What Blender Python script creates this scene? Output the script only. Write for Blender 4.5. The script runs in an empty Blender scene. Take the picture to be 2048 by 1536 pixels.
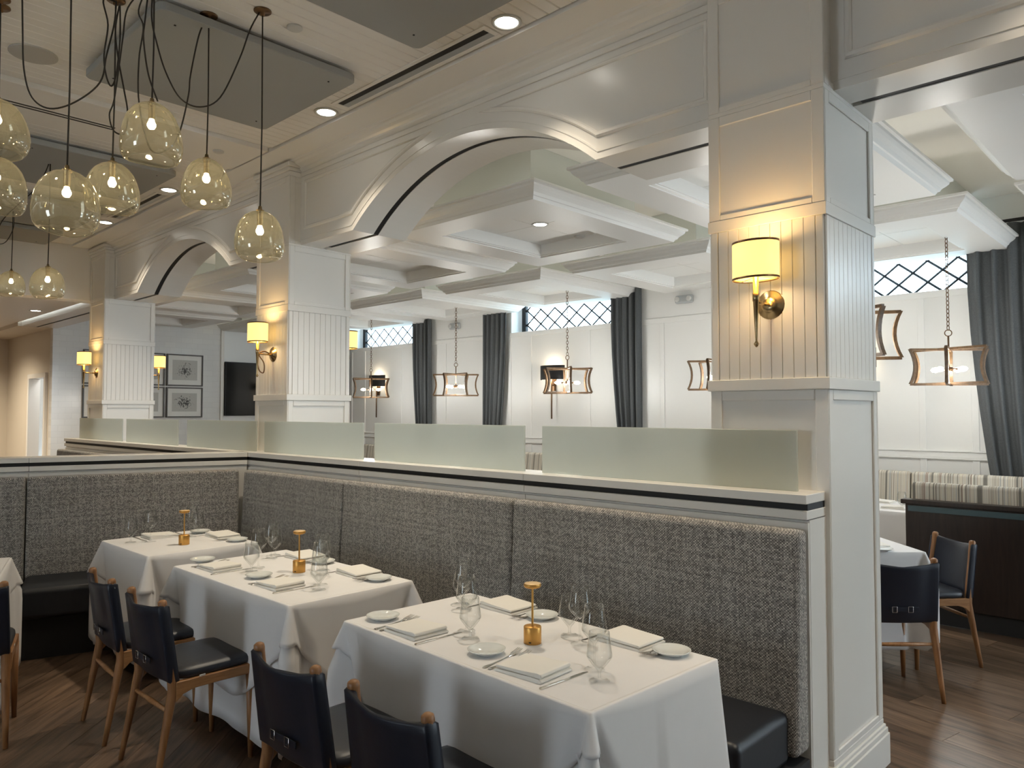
import bpy, bmesh, math, random
from mathutils import Vector, Matrix
random.seed(7)
S = bpy.context.scene
C = S.collection
PI = math.pi
# ------------------------------------------------------------------ camera, world, exposure
cam_data = bpy.data.cameras.new('camera')
cam_data.sensor_fit = 'HORIZONTAL'
cam_data.sensor_width = 36.0
cam_data.lens = 36.0 * 1500.0 / 2048.0
cam_data.clip_start = 0.05
cam_data.clip_end = 200
cam = bpy.data.objects.new('camera', cam_data)
C.objects.link(cam)
cam.location = (0, 0, 1.62)
cam.rotation_euler = (math.radians(90 + 2.14), 0, math.radians(43.65))
S.camera = cam
W = bpy.data.worlds.new('daylight')
S.world = W
W.use_nodes = True
bg = W.node_tree.nodes['Background']
bg.inputs['Color'].default_value = (0.79, 0.905, 1.0, 1)
bg.inputs['Strength'].default_value = 8.0
S.view_settings.view_transform = 'Standard'
S.view_settings.look = 'None'
S.view_settings.gamma = 1.0
S.view_settings.exposure = 0.45
S.view_settings.use_curve_mapping = False
S.cycles.use_denoising = True
S.cycles.max_bounces = 10
S.cycles.diffuse_bounces = 5
S.cycles.glossy_bounces = 4
S.cycles.transmission_bounces = 8
S.cycles.transparent_max_bounces = 24
S.cycles.sample_clamp_indirect = 4.0
S.cycles.caustics_refractive = False
S.cycles.caustics_reflective = False

# strengths of the lamps
P_DOWN = 112.0
P_CHAND = 24.0
P_TABLE_FILL = 10.0
P_SCONCE = 2.6
E_SHADE = 1.15
E_PENDANT = 62.0
E_COVE = 3.2
E_CHAND = 25.0
E_DISC = 14.0
WARM = (1.0, 0.87, 0.68)

# ------------------------------------------------------------------ materials
def new_mat(name):
    m = bpy.data.materials.new(name)
    m.use_nodes = True
    return m, m.node_tree.nodes, m.node_tree.links, m.node_tree.nodes['Principled BSDF']

def plain(name, col, rough=0.5, metal=0.0, noise=0.0, scale=40.0, bump=0.0, coat=0.0):
    m, N, L, P = new_mat(name)
    P.inputs['Base Color'].default_value = (*col, 1)
    P.inputs['Roughness'].default_value = rough
    P.inputs['Metallic'].default_value = metal
    if coat: P.inputs['Coat Weight'].default_value = coat
    if noise or bump:
        tc = N.new('ShaderNodeTexCoord'); nz = N.new('ShaderNodeTexNoise')
        nz.inputs['Scale'].default_value = scale; nz.inputs['Detail'].default_value = 4
        L.new(tc.outputs['Object'], nz.inputs['Vector'])
        if noise:
            mx = N.new('ShaderNodeMix'); mx.data_type = 'RGBA'
            mx.inputs['A'].default_value = (*[c * (1 - noise) for c in col], 1)
            mx.inputs['B'].default_value = (*[min(1, c * (1 + noise)) for c in col], 1)
            L.new(nz.outputs['Fac'], mx.inputs['Factor'])
            L.new(mx.outputs['Result'], P.inputs['Base Color'])
        if bump:
            b = N.new('ShaderNodeBump'); b.inputs['Strength'].default_value = bump
            b.inputs['Distance'].default_value = 0.004
            L.new(nz.outputs['Fac'], b.inputs['Height']); L.new(b.outputs['Normal'], P.inputs['Normal'])
    return m

def emit(name, col, strength):
    m, N, L, P = new_mat(name)
    P.inputs['Base Color'].default_value = (*col, 1)
    P.inputs['Emission Color'].default_value = (*col, 1)
    P.inputs['Emission Strength'].default_value = strength
    return m

def wood(name, c0, c1, rough=0.4, scale=(1.2, 14, 14), per_object=0.0):
    m, N, L, P = new_mat(name)
    tc = N.new('ShaderNodeTexCoord'); mp = N.new('ShaderNodeMapping')
    mp.inputs['Scale'].default_value = scale
    nz = N.new('ShaderNodeTexNoise'); nz.inputs['Scale'].default_value = 3.0
    nz.inputs['Detail'].default_value = 6; nz.inputs['Roughness'].default_value = 0.65
    nz.inputs['Distortion'].default_value = 0.6
    L.new(tc.outputs['Object'], mp.inputs['Vector'])
    rp = N.new('ShaderNodeValToRGB')
    rp.color_ramp.elements[0].position = 0.3; rp.color_ramp.elements[0].color = (*c0, 1)
    rp.color_ramp.elements[1].position = 0.72; rp.color_ramp.elements[1].color = (*c1, 1)
    if per_object:
        oi = N.new('ShaderNodeObjectInfo'); ad = N.new('ShaderNodeVectorMath'); ad.operation = 'ADD'
        ml = N.new('ShaderNodeMath'); ml.operation = 'MULTIPLY'; ml.inputs[1].default_value = 37.0
        L.new(oi.outputs['Random'], ml.inputs[0]); L.new(mp.outputs['Vector'], ad.inputs[0])
        L.new(ml.outputs[0], ad.inputs[1]); L.new(ad.outputs['Vector'], nz.inputs['Vector'])
        hs = N.new('ShaderNodeHueSaturation')
        mr = N.new('ShaderNodeMapRange'); mr.inputs['To Min'].default_value = 1 - per_object
        mr.inputs['To Max'].default_value = 1 + per_object
        L.new(oi.outputs['Random'], mr.inputs['Value']); L.new(mr.outputs['Result'], hs.inputs['Value'])
        L.new(nz.outputs['Fac'], rp.inputs['Fac']); L.new(rp.outputs['Color'], hs.inputs['Color'])
        L.new(hs.outputs['Color'], P.inputs['Base Color'])
    else:
        L.new(mp.outputs['Vector'], nz.inputs['Vector'])
        L.new(nz.outputs['Fac'], rp.inputs['Fac']); L.new(rp.outputs['Color'], P.inputs['Base Color'])
    P.inputs['Roughness'].default_value = rough
    b = N.new('ShaderNodeBump'); b.inputs['Strength'].default_value = 0.15; b.inputs['Distance'].default_value = 0.002
    L.new(nz.outputs['Fac'], b.inputs['Height']); L.new(b.outputs['Normal'], P.inputs['Normal'])
    return m

def weave(name):
    # tweed: random light / dark threads on a small grid, in the object's own metres
    m, N, L, P = new_mat(name)
    tc = N.new('ShaderNodeTexCoord'); sp = N.new('ShaderNodeSeparateXYZ')
    L.new(tc.outputs['Object'], sp.inputs[0])
    def M(op, a, b=None):
        n = N.new('ShaderNodeMath'); n.operation = op
        for i, v in enumerate((a, b)):
            if v is None: continue
            if isinstance(v, (int, float)): n.inputs[i].default_value = v
            else: L.new(v, n.inputs[i])
        return n.outputs[0]
    u = M('DIVIDE', M('ADD', sp.outputs['X'], sp.outputs['Y']), 0.0066)
    v = M('DIVIDE', M('ADD', sp.outputs['Z'], M('MULTIPLY', sp.outputs['Y'], 0.35)), 0.0058)
    fu, fv = M('FLOOR', u), M('FLOOR', v)
    cb = N.new('ShaderNodeCombineXYZ'); L.new(fu, cb.inputs[0]); L.new(fv, cb.inputs[1])
    w = N.new('ShaderNodeTexWhiteNoise'); w.noise_dimensions = '2D'; L.new(cb.outputs[0], w.inputs['Vector'])
    wu = N.new('ShaderNodeTexWhiteNoise'); wu.noise_dimensions = '1D'; L.new(fu, wu.inputs['W'])
    wv = N.new('ShaderNodeTexWhiteNoise'); wv.noise_dimensions = '1D'; L.new(fv, wv.inputs['W'])
    par = M('MODULO', M('ABSOLUTE', M('ADD', fu, fv)), 2.0)
    mix = M('ADD', M('MULTIPLY', w.outputs['Value'], 0.38), M('MULTIPLY', M('ADD', M('POWER', wu.outputs['Value'], 2.0), wv.outputs['Value']), 0.10))
    mix = M('ADD', M('ADD', mix, M('MULTIPLY', par, 0.30)), 0.10)
    rp = N.new('ShaderNodeValToRGB'); e = rp.color_ramp.elements
    e[0].position = 0.22; e[0].color = (0.105, 0.10, 0.097, 1)
    e[1].position = 0.80; e[1].color = (0.66, 0.63, 0.58, 1)
    k = e.new(0.46); k.color = (0.25, 0.238, 0.225, 1)
    k = e.new(0.62); k.color = (0.42, 0.40, 0.37, 1)
    L.new(mix, rp.inputs['Fac'])
    pu = M('ABSOLUTE', M('SUBTRACT', M('FRACT', u), 0.5)); pv = M('ABSOLUTE', M('SUBTRACT', M('FRACT', v), 0.5))
    h = M('SUBTRACT', 1.0, M('MAXIMUM', M('MULTIPLY', pu, 1.6), M('MULTIPLY', pv, 1.6)))
    b = N.new('ShaderNodeBump'); b.inputs['Strength'].default_value = 0.7; b.inputs['Distance'].default_value = 0.003
    L.new(h, b.inputs['Height']); L.new(b.outputs['Normal'], P.inputs['Normal'])
    gap = M('ADD', 0.42, M('MULTIPLY', M('MINIMUM', 1.0, M('MULTIPLY', M('ADD', h, 0.0), 2.2)), 0.58))
    dk = N.new('ShaderNodeMix'); dk.data_type = 'RGBA'; dk.blend_type = 'MULTIPLY'; dk.inputs['Factor'].default_value = 1.0
    cbg = N.new('ShaderNodeCombineColor')
    for q in range(3): L.new(gap, cbg.inputs[q])
    L.new(rp.outputs['Color'], dk.inputs['A']); L.new(cbg.outputs[0], dk.inputs['B'])
    L.new(dk.outputs['Result'], P.inputs['Base Color'])
    P.inputs['Roughness'].default_value = 0.9
    P.inputs['Sheen Weight'].default_value = 0.15
    return m

def stripes(name):
    m, N, L, P = new_mat(name)
    tc = N.new('ShaderNodeTexCoord'); sp = N.new('ShaderNodeSeparateXYZ')
    L.new(tc.outputs['Object'], sp.inputs[0])
    nz = N.new('ShaderNodeTexNoise'); nz.noise_dimensions = '1D'; nz.inputs['Scale'].default_value = 16.0
    nz.inputs['Detail'].default_value = 2.0; nz.inputs['Roughness'].default_value = 0.8
    L.new(sp.outputs['X'], nz.inputs['W'])
    rp = N.new('ShaderNodeValToRGB'); rp.color_ramp.interpolation = 'CONSTANT'
    e = rp.color_ramp.elements
    e[0].position = 0.0; e[0].color = (0.20, 0.19, 0.165, 1)
    e[1].position = 0.40; e[1].color = (0.62, 0.57, 0.48, 1)
    for p, c in ((0.46, (0.30, 0.27, 0.22)), (0.485, (0.66, 0.62, 0.54)), (0.53, (0.42, 0.42, 0.40)),
                 (0.56, (0.70, 0.66, 0.57)), (0.60, (0.26, 0.20, 0.16)), (0.64, (0.6, 0.55, 0.45))):
        k = e.new(p); k.color = (*c, 1)
    L.new(nz.outputs['Fac'], rp.inputs['Fac']); L.new(rp.outputs['Color'], P.inputs['Base Color'])
    P.inputs['Roughness'].default_value = 0.85
    return m

def thin_glass(name, tint, edge, gloss=0.06, rough=0.02, haze=None):
    # thin-walled glass: clear straight through, tinted, mirror-like towards the rim
    m, N, L, P = new_mat(name)
    out = N['Material Output']
    tr = N.new('ShaderNodeBsdfTransparent'); gl = N.new('ShaderNodeBsdfGlossy')
    gl.inputs['Roughness'].default_value = rough; gl.inputs['Color'].default_value = ((1, 1, 1, 1) if not haze else (1.0, 0.96, 0.86, 1))
    lw = N.new('ShaderNodeLayerWeight'); lw.inputs['Blend'].default_value = 0.35
    cm = N.new('ShaderNodeMix'); cm.data_type = 'RGBA'
    cm.inputs['A'].default_value = (*tint, 1); cm.inputs['B'].default_value = (*edge, 1)
    L.new(lw.outputs['Facing'], cm.inputs['Factor']); L.new(cm.outputs['Result'], tr.inputs['Color'])
    fw = N.new('ShaderNodeLayerWeight'); fw.inputs['Blend'].default_value = 0.5
    fr = N.new('ShaderNodeMath'); fr.operation = 'POWER'; fr.inputs[1].default_value = 4.6
    L.new(fw.outputs['Facing'], fr.inputs[0])
    ad = N.new('ShaderNodeMath'); ad.operation = 'ADD'; ad.inputs[1].default_value = gloss; ad.use_clamp = True
    L.new(fr.outputs[0], ad.inputs[0])
    mx = N.new('ShaderNodeMixShader')
    L.new(ad.outputs[0], mx.inputs['Fac']); L.new(tr.outputs[0], mx.inputs[1]); L.new(gl.outputs[0], mx.inputs[2])
    if haze:
        tl = N.new('ShaderNodeBsdfTranslucent'); tl.inputs['Color'].default_value = (*haze[1], 1)
        df = N.new('ShaderNodeBsdfDiffuse'); df.inputs['Color'].default_value = (*haze[1], 1)
        m0 = N.new('ShaderNodeMixShader'); m0.inputs['Fac'].default_value = 0.5
        L.new(tl.outputs[0], m0.inputs[1]); L.new(df.outputs[0], m0.inputs[2])
        m2 = N.new('ShaderNodeMixShader'); m2.inputs['Fac'].default_value = haze[0]
        L.new(mx.outputs[0], m2.inputs[1]); L.new(m0.outputs[0], m2.inputs[2])
        mx = m2
    L.new(mx.outputs[0], out.inputs['Surface'])
    N.remove(P)
    return m

def frosted(name):
    m, N, L, P = new_mat(name)
    out = N['Material Output']
    P.inputs['Base Color'].default_value = (0.60, 0.62, 0.58, 1)
    P.inputs['Roughness'].default_value = 0.25
    tl = N.new('ShaderNodeBsdfTranslucent'); tl.inputs['Color'].default_value = (0.80, 0.82, 0.77, 1)
    tr = N.new('ShaderNodeBsdfTransparent'); tr.inputs['Color'].default_value = (0.88, 0.90, 0.87, 1)
    m1 = N.new('ShaderNodeMixShader'); m1.inputs['Fac'].default_value = 0.62
    m2 = N.new('ShaderNodeMixShader'); m2.inputs['Fac'].default_value = 0.28
    L.new(P.outputs[0], m1.inputs[1]); L.new(tl.outputs[0], m1.inputs[2])
    L.new(m1.outputs[0], m2.inputs[1]); L.new(tr.outputs[0], m2.inputs[2])
    L.new(m2.outputs[0], out.inputs['Surface'])
    return m

def tiles(name):
    m, N, L, P = new_mat(name)
    tc = N.new('ShaderNodeTexCoord'); sp = N.new('ShaderNodeSeparateXYZ'); cb = N.new('ShaderNodeCombineXYZ')
    L.new(tc.outputs['Object'], sp.inputs[0]); L.new(sp.outputs['Y'], cb.inputs[0]); L.new(sp.outputs['Z'], cb.inputs[1])
    br = N.new('ShaderNodeTexBrick'); br.inputs['Scale'].default_value = 1.0
    br.inputs['Brick Width'].default_value = 0.20; br.inputs['Row Height'].default_value = 0.10
    br.inputs['Mortar Size'].default_value = 0.003
    br.inputs['Color1'].default_value = (0.74, 0.74, 0.72, 1); br.inputs['Color2'].default_value = (0.70, 0.70, 0.69, 1)
    br.inputs['Mortar'].default_value = (0.66, 0.66, 0.645, 1)
    L.new(cb.outputs[0], br.inputs['Vector']); L.new(br.outputs['Color'], P.inputs['Base Color'])
    b = N.new('ShaderNodeBump'); b.inputs['Strength'].default_value = 0.3; b.inputs['Distance'].default_value = 0.002
    b.invert = True
    L.new(br.outputs['Fac'], b.inputs['Height']); L.new(b.outputs['Normal'], P.inputs['Normal'])
    P.inputs['Roughness'].default_value = 0.12
    return m

def botanical(name, seed):
    # flat print: a dark branching sprig on pale grey paper
    m, N, L, P = new_mat(name)
    tc = N.new('ShaderNodeTexCoord'); mp = N.new('ShaderNodeMapping')
    mp.inputs['Location'].default_value = (seed * 3.1, seed * 1.7, 0)
    L.new(tc.outputs['Object'], mp.inputs['Vector'])
    nz = N.new('ShaderNodeTexNoise'); nz.inputs['Scale'].default_value = 16; nz.inputs['Detail'].default_value = 5
    nz.inputs['Distortion'].default_value = 2.0
    L.new(mp.outputs['Vector'], nz.inputs['Vector'])
    ln = N.new('ShaderNodeVectorMath'); ln.operation = 'LENGTH'
    sc = N.new('ShaderNodeMapping'); sc.inputs['Scale'].default_value = (1, 5.5, 7.0)
    sc.inputs['Rotation'].default_value = (0.5, 0, 0)
    L.new(tc.outputs['Object'], sc.inputs['Vector']); L.new(sc.outputs['Vector'], ln.inputs[0])
    su = N.new('ShaderNodeMath'); su.operation = 'MULTIPLY_ADD'
    su.inputs[1].default_value = 0.28; L.new(ln.outputs['Value'], su.inputs[0]); L.new(nz.outputs['Fac'], su.inputs[2])
    rp = N.new('ShaderNodeValToRGB'); e = rp.color_ramp.elements
    e[0].position = 0.56; e[0].color = (0.05, 0.05, 0.045, 1); e[1].position = 0.66; e[1].color = (0.50, 0.49, 0.455, 1)
    L.new(su.outputs[0], rp.inputs['Fac']); L.new(rp.outputs['Color'], P.inputs['Base Color'])
    P.inputs['Roughness'].default_value = 0.6
    return m

PAINT = plain('white_paint', (0.80, 0.775, 0.73), 0.27)
PAINT_B = plain('white_wall_paint', (0.82, 0.825, 0.81), 0.42)
CEIL = plain('ceiling_paint', (0.84, 0.82, 0.785), 0.5)
COVEP = plain('sage_grey_paint', (0.56, 0.585, 0.55), 0.6)
GREYP = plain('grey_felt', (0.36, 0.365, 0.355), 0.9, noise=0.06, scale=220)
DARKSLOT = plain('dark_slot', (0.015, 0.015, 0.016), 0.7)
BLACKSTRIP = plain('black_strip', (0.008, 0.008, 0.009), 0.6)
TWEED = weave('grey_tweed')
STRIPE = stripes('striped_fabric')
NAVY = plain('navy_leather', (0.006, 0.010, 0.022), 0.42, noise=0.15, scale=60, bump=0.08)
SEATM = plain('greyed_navy_leather', (0.014, 0.018, 0.028), 0.40, noise=0.15, scale=60, bump=0.08)  # same navy leather, greyed to carry the reflection on the seat tops
BENCHM = plain('black_bench_leather', (0.011, 0.013, 0.018), 0.42, noise=0.1, scale=50, bump=0.06)
OAK = wood('oak', (0.20, 0.085, 0.030), (0.40, 0.20, 0.085), 0.4, (14, 14, 1.3))
OAKX = wood('oak_rail', (0.24, 0.105, 0.038), (0.46, 0.24, 0.10), 0.4, (14, 1.5, 14))
FLOORM = wood('dark_floor_wood', (0.055, 0.034, 0.021), (0.24, 0.155, 0.10), 0.33, (0.8, 9, 9), 0.30)
WALNUT = wood('dark_walnut', (0.014, 0.009, 0.007), (0.035, 0.021, 0.016), 0.35, (12, 12, 1.0))
BRASS = plain('aged_brass', (0.50, 0.37, 0.20), 0.27, 1.0)
GOLD = plain('brushed_gold', (0.66, 0.36, 0.10), 0.42, 0.85)
GOLDTOP = plain('gold_cap', (0.80, 0.58, 0.32), 0.5, 0.4)
BRONZE = plain('bronze', (0.17, 0.10, 0.055), 0.35, 0.9)
BRONZEW = wood('bronzed_wood', (0.085, 0.052, 0.028), (0.21, 0.125, 0.065), 0.42, (10, 10, 10))
STEEL = plain('steel', (0.72, 0.70, 0.67), 0.18, 1.0)
IRON = plain('black_iron', (0.012, 0.012, 0.014), 0.5, 0.3)
CORD = plain('cord_fabric', (0.028, 0.023, 0.018), 0.7)
CLOTH = plain('white_linen', (0.80, 0.79, 0.79), 0.8, noise=0.02, scale=12, bump=0.10)
NAPKIN = plain('napkin_linen', (0.83, 0.81, 0.76), 0.85, bump=0.1, scale=200)
CHINA = plain('white_china', (0.76, 0.78, 0.76), 0.08, coat=0.5)
WINEGLASS = thin_glass('clear_glass', (0.992, 0.994, 0.992), (0.80, 0.815, 0.81), 0.022)
SMOKE = thin_glass('smoked_amber_glass', (0.79, 0.772, 0.70), (0.44, 0.42, 0.355), 0.10, 0.03, (0.085, (0.85, 0.81, 0.68)))
FROST = frosted('frosted_glass')
WINGLASS = thin_glass('window_glass', (0.90, 0.97, 1.0), (0.7, 0.8, 0.85), 0.03)
TILE = tiles('glossy_tile')
CURT = plain('grey_curtain', (0.085, 0.092, 0.098), 0.85, noise=0.35, scale=90)
BLACKSH = plain('black_shade', (0.012, 0.011, 0.012), 0.5)
SCREEN = plain('tv_screen', (0.006, 0.006, 0.006), 0.12)
SHADE = emit('lit_parchment_shade', (1.0, 0.66, 0.20), E_SHADE)
BULB = emit('pendant_bulb', (1.0, 0.80, 0.45), E_PENDANT)
CBULB = emit('chandelier_bulb', (1.0, 0.86, 0.60), E_CHAND)
DISC = emit('downlight_disc', (1.0, 0.95, 0.84), E_DISC)
LED = emit('cove_led', (1.0, 0.94, 0.80), E_COVE)
PLASTIC = plain('white_plastic', (0.62, 0.62, 0.60), 0.4)
GREYPLASTIC = plain('grey_plastic', (0.40, 0.42, 0.43), 0.35)
MATTE = plain('mat_board', (0.78, 0.77, 0.73), 0.7)
FRAMEM = plain('dark_frame', (0.06, 0.055, 0.05), 0.4)
TAG = plain('white_tag', (0.75, 0.75, 0.75), 0.7)
TEAL = plain('blue_grey_inlay', (0.055, 0.095, 0.11), 0.3)
HALLB = plain('beige_hall_paint', (0.64, 0.575, 0.48), 0.5)
SLABM = plain('subfloor', (0.075, 0.048, 0.032), 0.35, noise=0.3, scale=5)

# ------------------------------------------------------------------ mesh helpers
class MB:
    def __init__(self):
        self.v = []; self.f = []; self.sm = []
    def add(self, verts, faces, M=None, smooth=False):
        o = len(self.v)
        for p in verts:
            p = Vector(p)
            self.v.append(tuple(M @ p) if M is not None else tuple(p))
        for f in faces:
            self.f.append(tuple(i + o for i in f)); self.sm.append(smooth)
        return self
    def box(self, x0, y0, z0, x1, y1, z1, M=None):
        if x0 > x1: x0, x1 = x1, x0
        if y0 > y1: y0, y1 = y1, y0
        if z0 > z1: z0, z1 = z1, z0
        return self.add([(x0, y0, z0), (x1, y0, z0), (x1, y1, z0), (x0, y1, z0), (x0, y0, z1), (x1, y0, z1), (x1, y1, z1), (x0, y1, z1)],
                        [(3, 2, 1, 0), (4, 5, 6, 7), (0, 1, 5, 4), (1, 2, 6, 5), (2, 3, 7, 6), (3, 0, 4, 7)], M)
    def loft(self, rings, closed=True, caps=True, smooth=False, M=None):
        n = len(rings[0]); vs = [p for r in rings for p in r]; fs = []
        for a in range(len(rings) - 1):
            for i in range(n if closed else n - 1):
                j = (i + 1) % n
                fs.append((a * n + i, a * n + j, (a + 1) * n + j, (a + 1) * n + i))
        if caps and closed:
            fs.append(tuple(range(n - 1, -1, -1))); fs.append(tuple((len(rings) - 1) * n + i for i in range(n)))
        return self.add(vs, fs, M, smooth)
    def prism(self, poly, a, b, axis='Y', M=None):
        # poly in the two other axes, swept from a to b
        def P(u, v, w):
            return {'X': (w, u, v), 'Y': (u, w, v), 'Z': (u, v, w)}[axis]
        return self.loft([[P(u, v, a) for u, v in poly], [P(u, v, b) for u, v in poly]], M=M)
    def lathe(self, prof, n=20, M=None, smooth=True, caps=True):
        rings = [[(r * math.cos(2 * PI * i / n), r * math.sin(2 * PI * i / n), z) for i in range(n)] for r, z in prof]
        return self.loft(rings, True, caps, smooth, M)
    def tube(self, pts, r, n=8, closed=False, smooth=True, M=None):
        pts = [Vector(p) for p in pts]; rings = []; N = len(pts)
        rr = r if isinstance(r, (list, tuple)) else [r] * N
        t0 = (pts[1] - pts[0]).normalized()
        up = Vector((0, 0, 1)) if abs(t0.z) < 0.9 else Vector((1, 0, 0))
        nrm = t0.cross(up).normalized()
        for i, p in enumerate(pts):
            if closed: t = (pts[(i + 1) % N] - pts[i - 1]).normalized()
            else: t = (pts[min(i + 1, N - 1)] - pts[max(i - 1, 0)]).normalized()
            nrm = (nrm - t * nrm.dot(t)).normalized(); b = t.cross(nrm)
            rings.append([p + (nrm * math.cos(2 * PI * k / n) + b * math.sin(2 * PI * k / n)) * rr[i] for k in range(n)])
        if closed: rings.append(rings[0]); return self.loft(rings, True, False, smooth, M)
        return self.loft(rings, True, True, smooth, M)
    def sweep(self, pts, sec, nrm, closed=False):
        # square-cut moulding along a planar polyline; sec = [(across, out)], mitred
        pts = [Vector(p) for p in pts]; nrm = Vector(nrm); N = len(pts); rings = []
        for i, p in enumerate(pts):
            d0 = (p - pts[i - 1]).normalized() if (i > 0 or closed) else None
            d1 = (pts[(i + 1) % N] - p).normalized() if (i < N - 1 or closed) else None
            if d0 is None: d0 = d1
            if d1 is None: d1 = d0
            t = (d0 + d1).normalized(); s = t.cross(nrm); k = 1.0 / max(0.35, s.dot(d0.cross(nrm)))
            rings.append([p + s * (a * k) + nrm * o for a, o in sec])
        if closed: rings.append(rings[0])
        return self.loft(rings, True, not closed)
    def build(self, name, mat, parent=None, bevel=0.0, auto=True, loc=None, rotz=None, kind=None, label=None, bseg=2, subsurf=0):
        me = bpy.data.meshes.new(name)
        me.from_pydata(self.v, [], self.f)
        bm = bmesh.new(); bm.from_mesh(me)
        bmesh.ops.recalc_face_normals(bm, faces=bm.faces)
        bm.to_mesh(me); bm.free()
        for p, s in zip(me.polygons, self.sm): p.use_smooth = s
        me.materials.append(mat)
        o = bpy.data.objects.new(name, me); C.objects.link(o)
        if parent is not None: o.parent = parent
        if loc is not None: o.location = loc
        if rotz is not None: o.rotation_euler = (0, 0, rotz)
        if bevel:
            b = o.modifiers.new('bevel', 'BEVEL'); b.width = bevel; b.segments = bseg; b.limit_method = 'ANGLE'; b.angle_limit = 0.6
            if bseg > 1:
                for p in me.polygons: p.use_smooth = True
                b.harden_normals = True
        if subsurf:
            m = o.modifiers.new('sub', 'SUBSURF'); m.levels = m.render_levels = subsurf
        if kind: o['kind'] = kind
        if label: o['label'] = label
        return o

def tag(o, label, cat, group=None):
    o['label'] = label; o['category'] = cat
    if group: o['group'] = group
    return o
def thing(name, label, cat, loc=(0, 0, 0), rotz=0.0, group=None):
    o = bpy.data.objects.new(name, None); C.objects.link(o)
    o.empty_display_size = 0.1
    o.location = loc; o.rotation_euler = (0, 0, rotz)
    return tag(o, label, cat, group)
def dup(root, loc, rotz=None, label=None, group=None):
    def cp(o, par):
        c = o.copy(); C.objects.link(c)
        if par is not None: c.parent = par
        for ch in list(o.children): cp(ch, c)
        return c
    r = cp(root, None)
    r.location = loc
    if rotz is not None: r.rotation_euler = (0, 0, rotz)
    if label: r['label'] = label
    if group: r['group'] = group
    return r
def struct(name, mb, mat, **k):
    return mb.build(name, mat, kind='structure', **k)
def lamp(name, kind, loc, power, col, parent=None, **k):
    l = bpy.data.lights.new(name, kind); l.energy = power; l.color = col
    for a, v in k.items(): setattr(l, a, v)
    o = bpy.data.objects.new(name, l); C.objects.link(o); o.location = loc
    if parent is not None: o.parent = parent
    return o
def rot(M, ax): return Matrix.Rotation(M, 4, ax)
def T(x, y, z): return Matrix.Translation((x, y, z))
def spline(pts, n=6):
    # Catmull-Rom through the points
    P = [Vector(p) for p in pts]; out = []
    for i in range(len(P) - 1):
        a, b, c, d = P[max(i - 1, 0)], P[i], P[i + 1], P[min(i + 2, len(P) - 1)]
        for k in range(n):
            t = k / n
            out.append(0.5 * ((2 * b) + (c - a) * t + (2 * a - 5 * b + 4 * c - d) * t * t + (3 * b - a - 3 * c + d) * t ** 3))
    out.append(P[-1]); return out

# ================================================================== SETTING
XC = (-1.459, -5.781, -10.10)          # column centres
CY0, CY1, CHW = 3.15, 3.74, 0.258     # column depth range, half width
YW, YB = 3.25, 3.75                  # arcade wall faces
ZL, ZC = 3.0, 3.70                   # lintel, ceiling

# floor: slab plus planks
fl = struct('floor', MB().box(-17, -6, -0.12, 4.5, 9.2, -0.008), SLABM)
pm = MB().box(-0.609, -0.0895, -0.008, 0.609, 0.0895, 0.0).build('plank', FLOORM, fl)
first = True
def planks(ox, oy, ang, inside):
    global first
    ca, sa = math.cos(ang), math.sin(ang)
    for j in range(-40, 41):
        for i in range(-9, 10):
            x = i * 1.22 + (j * 0.43) % 1.22; y = j * 0.181
            X, Y = ox + ca * x - sa * y, oy + sa * x + ca * y
            if not inside(X, Y): continue
            if first: o = pm; first = False
            else: o = pm.copy(); C.objects.link(o)
            o.location = (X, Y, 0); o.rotation_euler = (0, 0, ang)
planks(-3.5, 1.2, math.radians(133.8), lambda x, y: -6.1 < x < -1.9 and -0.2 < y < 2.45)
planks(-1.0, 5.0, math.radians(-12), lambda x, y: -2.6 < x < 0.9 and 3.55 < y < 6.3)

# main ceiling: slab, beadboard strips running front to back
ce = struct('ceiling', MB().box(-10.4, -3.5, 3.722, 4.5, 8.75, 3.86).box(-16.5, 2.2, 3.722, -10.4, 8.75, 3.86), CEIL)
bmesh_ = MB().box(-0.0385, -2.2, 3.70, 0.0385, 2.92, 3.722).build('ceiling_board', CEIL, ce, bevel=0.004, bseg=1)
x = -10.32; firstb = True
while x < 1.6:
    skip = any(abs(x - xc) < 0.36 for xc in (-5.78,))
    if not skip:
        if firstb: o = bmesh_; firstb = False
        else: o = bmesh_.copy(); C.objects.link(o)
        o.location = (x, 0, 0)
    x += 0.08
struct('trim_1', MB().box(-6.10, -2.2, 3.685, -5.46, 2.92, 3.722), CEIL, bevel=0.004)
# ceiling edge board along the arcade and the crown
struct('trim_2', MB().box(-10.4, 2.932, 3.683, 4.2, 3.16, 3.722), CEIL, bevel=0.003)
crown = [(3.26, 3.600), (3.245, 3.604), (3.236, 3.612), (3.225, 3.622), (3.222, 3.634), (3.205, 3.645), (3.180, 3.655), (3.165, 3.668), (3.150, 3.672), (3.140, 3.683), (3.26, 3.685)]
struct('trim_3', MB().prism(crown, -10.4, 4.2, 'X'), PAINT)
struct('trim_4', MB().box(-10.4, 3.238, 3.565, 4.2, 3.252, 3.6), PAINT, bevel=0.003)

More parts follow.
